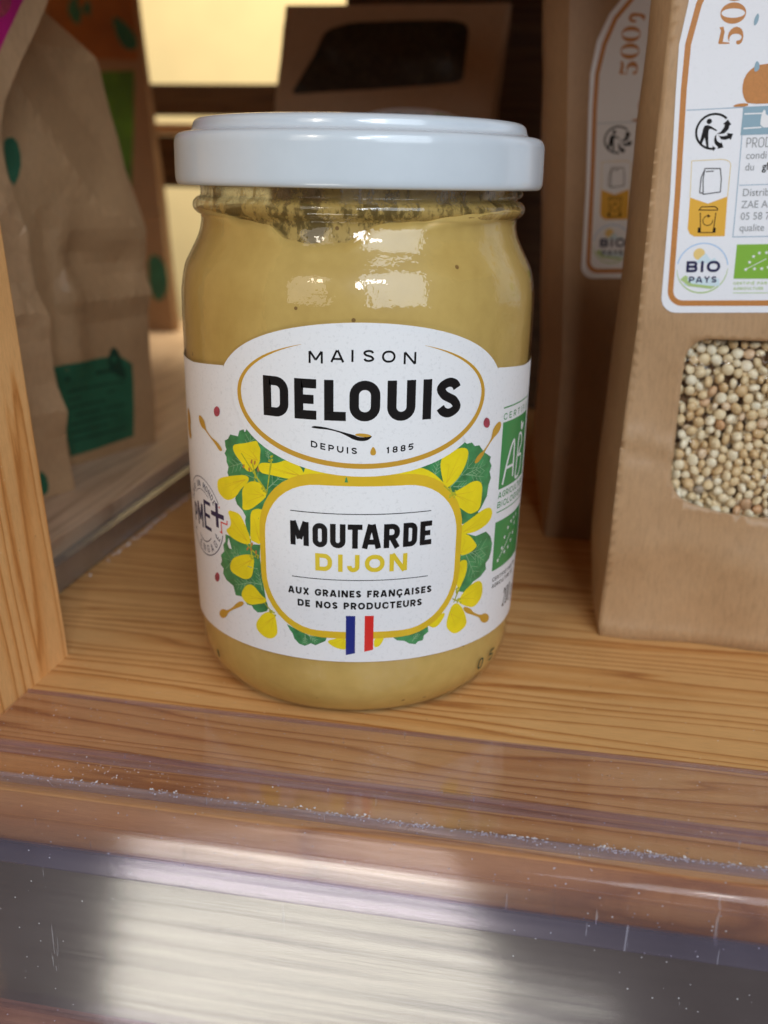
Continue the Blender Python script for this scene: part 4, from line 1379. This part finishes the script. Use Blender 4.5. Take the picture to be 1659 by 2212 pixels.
q_print("orange_gourd", Flat().add(fill(chaikin([(71.4, 117.9), (72.1, 116.1), (73, 115.3), (78.6, 115.5), (80.6, 117.0), (81.3, 119.5), (80, 121.6), (77.5, 122.5), (74.7, 122.5), (72.8, 121.8), (71.6, 120.2)], 1))).add(fill(chaikin([(69.8, 114.75), (70.8, 115.35), (72.9, 115.5), (72.9, 114.85)], 1))), M['tan'], 1)
f = Flat().add(stroke([(61.4, 114.1), (72.2, 114.72), (110, 116.6)], 0.16)).add(stroke([(72.1, 114.7), (72.45, 109.6), (72.95, 94.5), (73.02, 90.3), (108, 91.8)], 0.17)).add(stroke([(73.0, 100.25), (108, 102)], 0.15))
q_print("frame_lines", f, M['slate_line'], 0)
q_print("blue_band", Flat().add(fill([(72.15, 109.6), (108, 111.3), (108, 116.6), (72.1, 114.75)])), M['slate'], 1)
f = Flat().add(stroke([(72.4, 113.5), (75.8, 113.65)], 0.26)).add(stroke([(72.55, 110.85), (75.9, 111.1)], 0.26))
f.add(fill(chaikin([(75.6, 111.0), (75.6, 113.4), (75.9, 114.3), (76.3, 114.2), (76.4, 113.3), (78.2, 113.2), (78.3, 111.2)], 1)))
q_print("thumb_emblem", f, M['white_ink'], 2)


def flat_text(s, x, z, size, m, layer, sx=0.9, off=0.0):
    cu = bpy.data.curves.new("lettering", 'FONT')
    cu.body = s
    cu.size = size
    cu.offset = off
    cu.resolution_u = 3
    tmp = bpy.data.objects.new("tmp", cu)
    COL.objects.link(tmp)
    me = tmp.to_mesh()
    v = [(x + p.co.x * sx * cos(TILT) - p.co.y * sin(TILT), z + p.co.x * sx * sin(TILT) + p.co.y * cos(TILT)) for p in me.vertices]
    fc = [tuple(p.vertices) for p in me.polygons]
    tmp.to_mesh_clear()
    bpy.data.objects.remove(tmp)
    fl = Flat()
    fl.add((v, fc), 0.0)
    return q_print("lettering", fl, m, layer)


q_print("lettering", Flat().text("PRODU", 73.5, 79.3, 107.3, 1.85, 0.16, rot=TILT), M['grey_ink'], 2)
flat_text("condi", 73.65, 105.2, 2.0, M['grey_ink'], 2)
flat_text("du", 73.75, 103.05, 2.0, M['grey_ink'], 2)
flat_text("glu", 77.0, 103.2, 2.05, M['black'], 2, off=0.02)
flat_text("Distrib", 73.85, 98.2, 2.05, M['grey_ink'], 2)
flat_text("ZAE At", 73.9, 95.9, 2.05, M['grey_ink'], 2)
flat_text("05 58 7", 74.05, 93.65, 2.05, M['grey_ink'], 2)
flat_text("qualite", 74.1, 91.45, 2.0, M['grey_ink'], 2)
# sorting mark
f = Flat().add(stroke([(67.0 + 3.3 * cos(a), 110.25 + 3.22 * sin(a)) for a in [radians(48 + i * 6) for i in range(39)]], 0.42))
for poly in ([(65.15, 111.28), (65.79, 111.42), (66.47, 111.17), (67.66, 110.48), (67.55, 110.29), (66.52, 110.72), (66.13, 110.66), (66.05, 110.27), (66.08, 109.38), (66.39, 107.2), (65.99, 107.26), (65.45, 109.12), (65.0, 107.89), (64.57, 108.21), (64.8, 109.62), (64.95, 110.65)],
             [(67.67, 109.84), (68.41, 110.23), (68.9, 111.06), (68.97, 111.57), (68.64, 111.63), (69.45, 112.46), (70.21, 111.52), (69.89, 111.45), (69.79, 110.69), (69.1, 109.92), (68.33, 109.78)],
             [(67.81, 109.78), (68.24, 109.4), (69.16, 109.41), (69.72, 109.61), (69.55, 109.99), (70.73, 109.87), (70.42, 108.66), (70.19, 108.97), (69.37, 108.71), (68.57, 108.83)],
             [(67.62, 109.71), (67.62, 109.14), (67.89, 108.5), (68.59, 108.06), (68.69, 108.38), (69.21, 107.3), (68.06, 107.03), (68.15, 107.35), (67.49, 107.99), (67.26, 108.62), (67.33, 109.39)],
             [(67.07, 107.6), (67.78, 107.15), (67.32, 106.57)], ellipse(65.97, 112.1, .5, .5, 20)):
    f.add(fill(poly))
q_print("sorting_emblem", f, M['black'], 0)
f = Flat().add(stroke(rounded([(63.84, 97.75), (63.42, 104.7), (69.6, 105.12, 1.2), (70.97, 104.6, 1.2), (71.08, 98.1)]), 0.12))
q_print("bin_frame", f, M['amber_line'], 0)
q_print("bin_field", Flat().add(fill([(63.84, 97.75), (67.45, 96.63), (71.08, 98.1), (71.42, 90.41), (65.47, 90.17), (64.51, 90.7), (64.03, 91.64)])), M['amber'], 0)
f = Flat()
for pth, cl in (([(66.1, 103.31), (69.08, 103.36), (69.51, 101.28), (69.59, 98.92), (66.32, 98.39), (66.0, 101.22)], True), ([(66.12, 103.18), (65.58, 101.47), (65.61, 98.71), (66.3, 98.59)], False), ([(66.37, 102.73), (67.88, 102.84)], False),
                ([(65.86, 95.36), (66.32, 96.0), (68.85, 96.1), (69.43, 95.7), (69.44, 95.42)], True), ([(66.17, 94.87), (66.6, 91.0), (69.1, 91.05), (69.2, 94.93)], False)):
    f.add(stroke(pth, 0.17, cl))
f.add(stroke([(67.8 + .95 * cos(a), 93.35 + .95 * sin(a)) for a in [radians(70 - i * 0 + i * 12) for i in range(26)]], 0.15))
f.add(fill([(67.6, 94.6), (68.25, 94.25), (67.7, 93.9)]))
f.add(fill([(66.05, 90.95), (66.6, 90.95), (66.6, 91.95), (66.05, 91.95)])).add(fill([(69.0, 91.05), (69.55, 91.05), (69.5, 92.0), (68.98, 92.0)]))
q_print("bin_emblem", f, M['black'], 1)
# round regional mark
f = Flat().add(stroke(ellipse(67.75, 83.95, 5.0, 4.95, 40, radians(10), radians(172)), 0.2))
q_print("mark_ring", f, M['sky_ink'], 0)
q_print("mark_ring", Flat().add(stroke(ellipse(67.75, 83.95, 5.0, 4.95, 40, radians(186), radians(362)), 0.26, taper=lambda q: 0.3 + 0.8 * sin(pi * q))), M['lime_pale'], 0)
q_print("mark_sun", Flat().add(fill(ellipse(66.85, 86.75, 1.15, 1.15, 24))), M['sun_ink'], 0)
q_print("mark_mountain", Flat().add(fill([(66.2, 85.0), (68.12, 87.0), (69.3, 85.6), (70.0, 86.15), (70.6, 85.0)])).add(fill([(64.4, 82.0), (71.3, 82.0), (71.6, 80.5), (64.6, 80.4)])), M['sky_pale'], 1)
q_print("mark_meadow", Flat().add(fill([(63.6, 81.5), (64.5, 82.4), (65.1, 82.2), (65.1, 81.4), (66.0, 80.8), (70.8, 80.4), (69.9, 79.9), (65.4, 80.3), (64.2, 81.2)])), M['lime_pale'], 2)
q_print("lettering", Flat().text("BIO", 64.65, 71.3, 83.05, 2.2, 0.5, rot=TILT), M['navy'], 3)
q_print("lettering", Flat().text("PAYS", 65.4, 70.85, 80.95, 1.25, 0.26, rot=TILT), M['navy'], 3)
q_print("green_flag", Flat().add(fill([(74.15, 82.05), (84.0, 82.4), (83.8, 89.25), (74.0, 88.85)])), M['lime'], 0)
f = Flat()
for cx, cz in ((78.54, 87.32), (77.5, 86.59), (76.89, 85.45), (76.31, 83.98), (78.0, 84.16), (79.38, 84.25), (80.6, 84.57), (79.91, 87.43), (81.2, 87.2), (82, 86.4), (81.6, 85.3)):
    f.add(fill(star(cx, cz, 0.42)))
f.add(stroke([(76.4, 84.1), (80.0, 86.2)], 0.12))
q_print("leaf_of_stars", f, M['white_ink'], 1)
q_print("lettering", Flat().text("CERTIFIÉ PAR FR", 74.2, 82.4, 80.85, 0.55, 0.12, rot=TILT).text("AGRICULTURE", 74.35, 80.2, 79.8, 0.55, 0.12, rot=TILT).add(stroke([(74.35, 79.2), (84, 79.6)], 0.14)), M['lime_pale'], 0)

# ---- the bag behind it carries the same sticker
b2 = thing("paper_bag", (78, 108, 0), "kraft paper bag with an arched sticker, standing behind the quinoa bag", "paper bag", "paper bags on the right of the shelf")
bag2 = Bag(b2, (0, 86, 0), (1, 0), ([0, 14, 52, 100, 144, 170], [38.9, 39.8, 40.3, 37.9, 35.6, 35]), ([0, 170], [118, 114]), 0.15, 170, 50, M['kraft_dull'], lambda s, h: ((facets(s, h, 0.5, 14) - 1.4) * max(0.0, min(1.0, (74 - h) / 12))), 7.0)
bag2.panel()
bag2.rest()
st2 = sticker.copy()
COL.objects.link(st2)
st2.parent = b2
off = (Vector((-16.6, 66, 0.8)) + org(qroot) - org(b2)) * K
st2.location = off
for ch in list(sticker.children):
    c = ch.copy()
    COL.objects.link(c)
    c.parent = st2

# ---- bags on the left shelf, turned to face right
UL = (0.368, 0.930)
bb = thing("crumpled_bag", (-110, 100, 12), "crumpled kraft paper bag with a dark green printed panel on the left shelf", "paper bag", "paper bags on the left shelf")


def b_disp(s, h):
    d = facets(s, h, 0.9, 3)
    d += crease(s, h, [(-50, 122), (-37, 106.4), (-25, 92), (-6, 83)], 16, 4.5)
    d += crease(s, h, [(-35, 88), (-36, 69), (-32, 45)], 6, 1.3)
    d -= crease(s, h, [(-41, 84), (-40, 70), (-38, 52)], 6, 1.0)
    d += crease(s, h, [(-33, 65), (-18, 62), (-2, 64)], 7, 2.8)
    d -= crease(s, h, [(-30, 76), (-12, 74)], 8, 2.4)
    if h > 133: d -= (h - 133) * 0.75
    return d


bagB = Bag(bb, (-97.8, 121.9, 0), UL, ([12, 170], [-72, -66]), ([12, 35, 70, 89, 98, 132, 147, 170], [-1, -0.4, -2.1, -4.8, -7.0, -16.2, -28.5, -38]), 12.1, 170, 46, M['kraft_left'], b_disp, -2.0)
crisp(bagB.panel(step=1.8))
bagB.rest()
pan = bagB.printed("green_panel", Flat().add(fill([(-42.5, 44.1), (-38.8, 15.1), (-10.7, 16.0), (-10.1, 40.5), (-16, 44.4)], (), 2.5)), M['teal'], 0)
f = Flat()
for k in range(7):
    f.add(stroke([(-38, 35.5 - k * 2.6), (-14 - (k % 3) * 4, 35.5 - k * 2.6)], 0.55, False, 2.5))
f.add(stroke([(-38.5, 39.5), (-17, 39.8)], 1.1, False, 2.5))
bagB.printed("print_lines", f, M['dark_ink'], 1, pan)
bagB.printed("printed_sprig", Flat().add(fill(chaikin([(-20, 40), (-20.5, 44), (-18.5, 47.5), (-16, 46), (-14.5, 41), (-13, 36), (-16, 37)], 1), [ellipse(-18, 43.2, 1.1, 1.1, 12)], 2.5)), M['dark_ink'], 2)
bagB.printed("printed_leaf", Flat().add(fill(chaikin([(-53.5, 109.2), (-50, 109.5), (-48.3, 103.5), (-49.5, 98), (-51.3, 96), (-53.5, 105)], 1), (), 2.5)), M['teal'], 0)

ba = thing("pink_print_bag", (-108, 42, 12), "kraft paper bag with a pinched middle and magenta printing on the left shelf", "paper bag", "paper bags on the left shelf")
bagA = Bag(ba, (-99.5, 62.8, 0), UL, ([12, 170], [-60, -58]), ([12, 21, 65.6, 88.6, 104.3, 111, 117.2, 142.7, 170], [0.1, -0.3, -6.1, -10.5, -13.8, -14.2, -12.2, 4.6, 18]), 12.1, 170, 38, M['kraft_light'],
           lambda s, h: facets(s, h, 1.2, 8) + crease(s, h, [(-14, 66), (-3, 62)], 6, 2.4) + crease(s, h, [(-16, 92), (-8, 84)], 6, 2.2) + crease(s, h, [(-16, 40), (-2, 36)], 7, 2.0), -2.0)
crisp(bagA.panel(step=2.0))
bagA.rest()
bagA.printed("magenta_panel", Flat().add(fill([(-50, 124), (-15.0, 124), (-2.2, 143.4), (12, 166), (-50, 166)], (), 2.5)), M['pink'], 0)
f = Flat()
for k in range(3):
    f.add(fill(ellipse(-20 + 9 * k, 131 + 9 * k, 4.5, 3.2, 16, rot=.7)))
bagA.printed("printed_fruit", f, M['seed_ink'], 1)
bagA.printed("printed_leaf", Flat().add(fill(chaikin([(-13, 20.5), (-9.2, 19), (-9.0, 14), (-12, 12.6)], 1), (), 2.5)), M['teal'], 0)

bc = thing("colour_print_bag", (-225, 380, 12), "brown paper bag with orange and bright green printing at the back of the left shelf", "paper bag", "paper bags on the left shelf")
bagC = Bag(bc, (0, 370, 0), (1, 0), ([12, 200], [-262, -262]), ([12, 20, 54, 120, 155, 190, 200], [-189.5, -189.7, -192.5, -197.5, -199.5, -201.5, -202.5]), 12.1, 230, 10, M['kraft_dull'], lambda s, h: 0.8 * sin(s * .1 + h * .05), -2.0)
bagC.panel(step=6)
bagC.rest()
bagC.printed("orange_panel", Flat().add(fill([(-255, 162), (-203, 160), (-204, 215), (-255, 215)], (), 6)), M['orange_ink'], 0)
bagC.printed("green_panel", Flat().add(fill([(-240, 70), (-213, 72), (-206, 155), (-240, 154)], (), 6)), M['bright_green'], 0)
for lf_ in ([(-218, 184), (-208, 178), (-202, 170), (-205, 164), (-214, 168)], [(-203, 58), (-193, 54), (-191, 38), (-198, 28), (-204, 36)], [(-245, 188), (-232, 196), (-228, 184), (-238, 176)]):
    bagC.printed("printed_leaf", Flat().add(fill(chaikin(lf_, 1), (), 4)), M['teal'], 1)

# ---- bag with a dark window behind the jar
bw = thing("dark_window_bag", (-35, 215, 0), "brown paper bag with a dark see-through window behind the jar", "paper bag")
bagW = Bag(bw, (0, 200, 0), (1, 0), ([0, 125, 156, 190], [-86, -75.5, -71.4, -71]), ([0, 125, 162, 190], [4, 7, 10, 11]), 0.15, 162, 40, M['kraft_dark'], lambda s, h: 0.6 * sin(s * .12 + h * .07) - (0.0 if h < 128 else (h - 128) * 0.22), 2.0)
wn = rounded([(-69.5, 130.3, 2), (-15.9, 133.6, 4), (-4.0, 134.8, 2), (-3.0, 155.0, 3), (-10, 156.4, 6), (-48, 156.0, 6), (-58, 153.0, 4), (-60, 146.0, 4)], True, 5)
bagW.panel([wn], 4)
bagW.rest()
wv, wf = fill(rounded([(-73, 128, 2), (-1, 131, 2), (0, 158, 2), (-62, 158, 2)], True), (), 3)
mk("window_film", [bagW.at(s, h, -1.2 + 0.5 * sin(s * .3 + h * .2) + ridge(s, h, [(-60, 152), (-30, 143), (-10, 146)], 4, 1.2)) for s, h in wv], wf, M['film_dark'], bw)
f = Flat().add(fill([(-50 + 26 * (1 - cos(pi * i / 20)), 108 + 17.6 * sin(pi * i / 20) ** .55) for i in range(21)] + [(2, 90), (-50, 90)], (), 5))
stk = bagW.printed("sticker", f, M['label'], 0)
f = Flat()
for i in range(9):
    f.add(stroke([(-34 + i * 2.0, 122.2), (-34 + i * 2.0, 124.0)], 0.6 + .5 * (i % 3 == 0)))
bagW.printed("print_lines", f, M['dark_ink'], 1, stk)
bagW.printed("green_print", Flat().add(fill([(-14, 121.0), (-4, 119.5), (-4, 122), (-14, 124)])), M['lime_pale'], 1, stk)

# ------------------------------------------------------------------ dust and crumbs caught in the rail
R_ = random.Random(99)
vs, fs = [], []


def crumb(x, y, z, r_):
    b = len(vs)
    q = [Vector((R_.gauss(0, 1), R_.gauss(0, 1), R_.gauss(0, 1))).normalized() * r_ * R_.uniform(.6, 1.3) for _ in range(6)]
    ax = [Vector((1, 0, 0)), Vector((-1, 0, 0)), Vector((0, 1, 0)), Vector((0, -1, 0)), Vector((0, 0, .7)), Vector((0, 0, -.7))]
    for a_, j in zip(ax, q):
        vs.append(Vector((x, y, z + r_ * .6)) + a_ * r_ + j * .4)
    for t_ in ((0, 2, 4), (2, 1, 4), (1, 3, 4), (3, 0, 4), (2, 0, 5), (1, 2, 5), (3, 1, 5), (0, 3, 5)):
        fs.append(tuple(b + i for i in t_))


clumps = [(-44 + i * 3.1 + R_.uniform(-2, 2), R_.uniform(.1, .5) if i < 18 else R_.uniform(.3, 1.0)) for i in range(46)]
for i in range(1500):
    c = R_.choice(clumps)
    if R_.random() > c[1]: continue
    crumb(c[0] + R_.gauss(0, 2.0), -62.9 + R_.gauss(0, 0.40), 0.93, R_.uniform(.05, .26))
for i in range(260):
    crumb(R_.uniform(-58, 110), R_.uniform(-62.6, -36), 0.97, R_.uniform(.04, .11))
for i in range(60):
    crumb(-30 + R_.gauss(0, 9), -58.5 + R_.gauss(0, 1.3), 0.95, R_.uniform(.05, .16))
for i in range(60):
    crumb(R_.uniform(-60, 100), R_.uniform(-33, -10), 0.02, R_.uniform(.04, .10))
tag(mk("dust_crumbs", vs, fs, M['dust'], None, False, loc=(0, -62, 0)), kind="stuff")
vs, fs = [], []
for i in range(130):
    yy = R_.gauss(62, 12) if i % 3 else R_.gauss(92, 6)
    crumb(-77.9 + abs(R_.gauss(0, .5)), yy, 0.02, R_.uniform(.1, .42))
tag(mk("paint_flakes", vs, fs, M['dust'], None, False, loc=(-78, 60, 0)), kind="stuff")
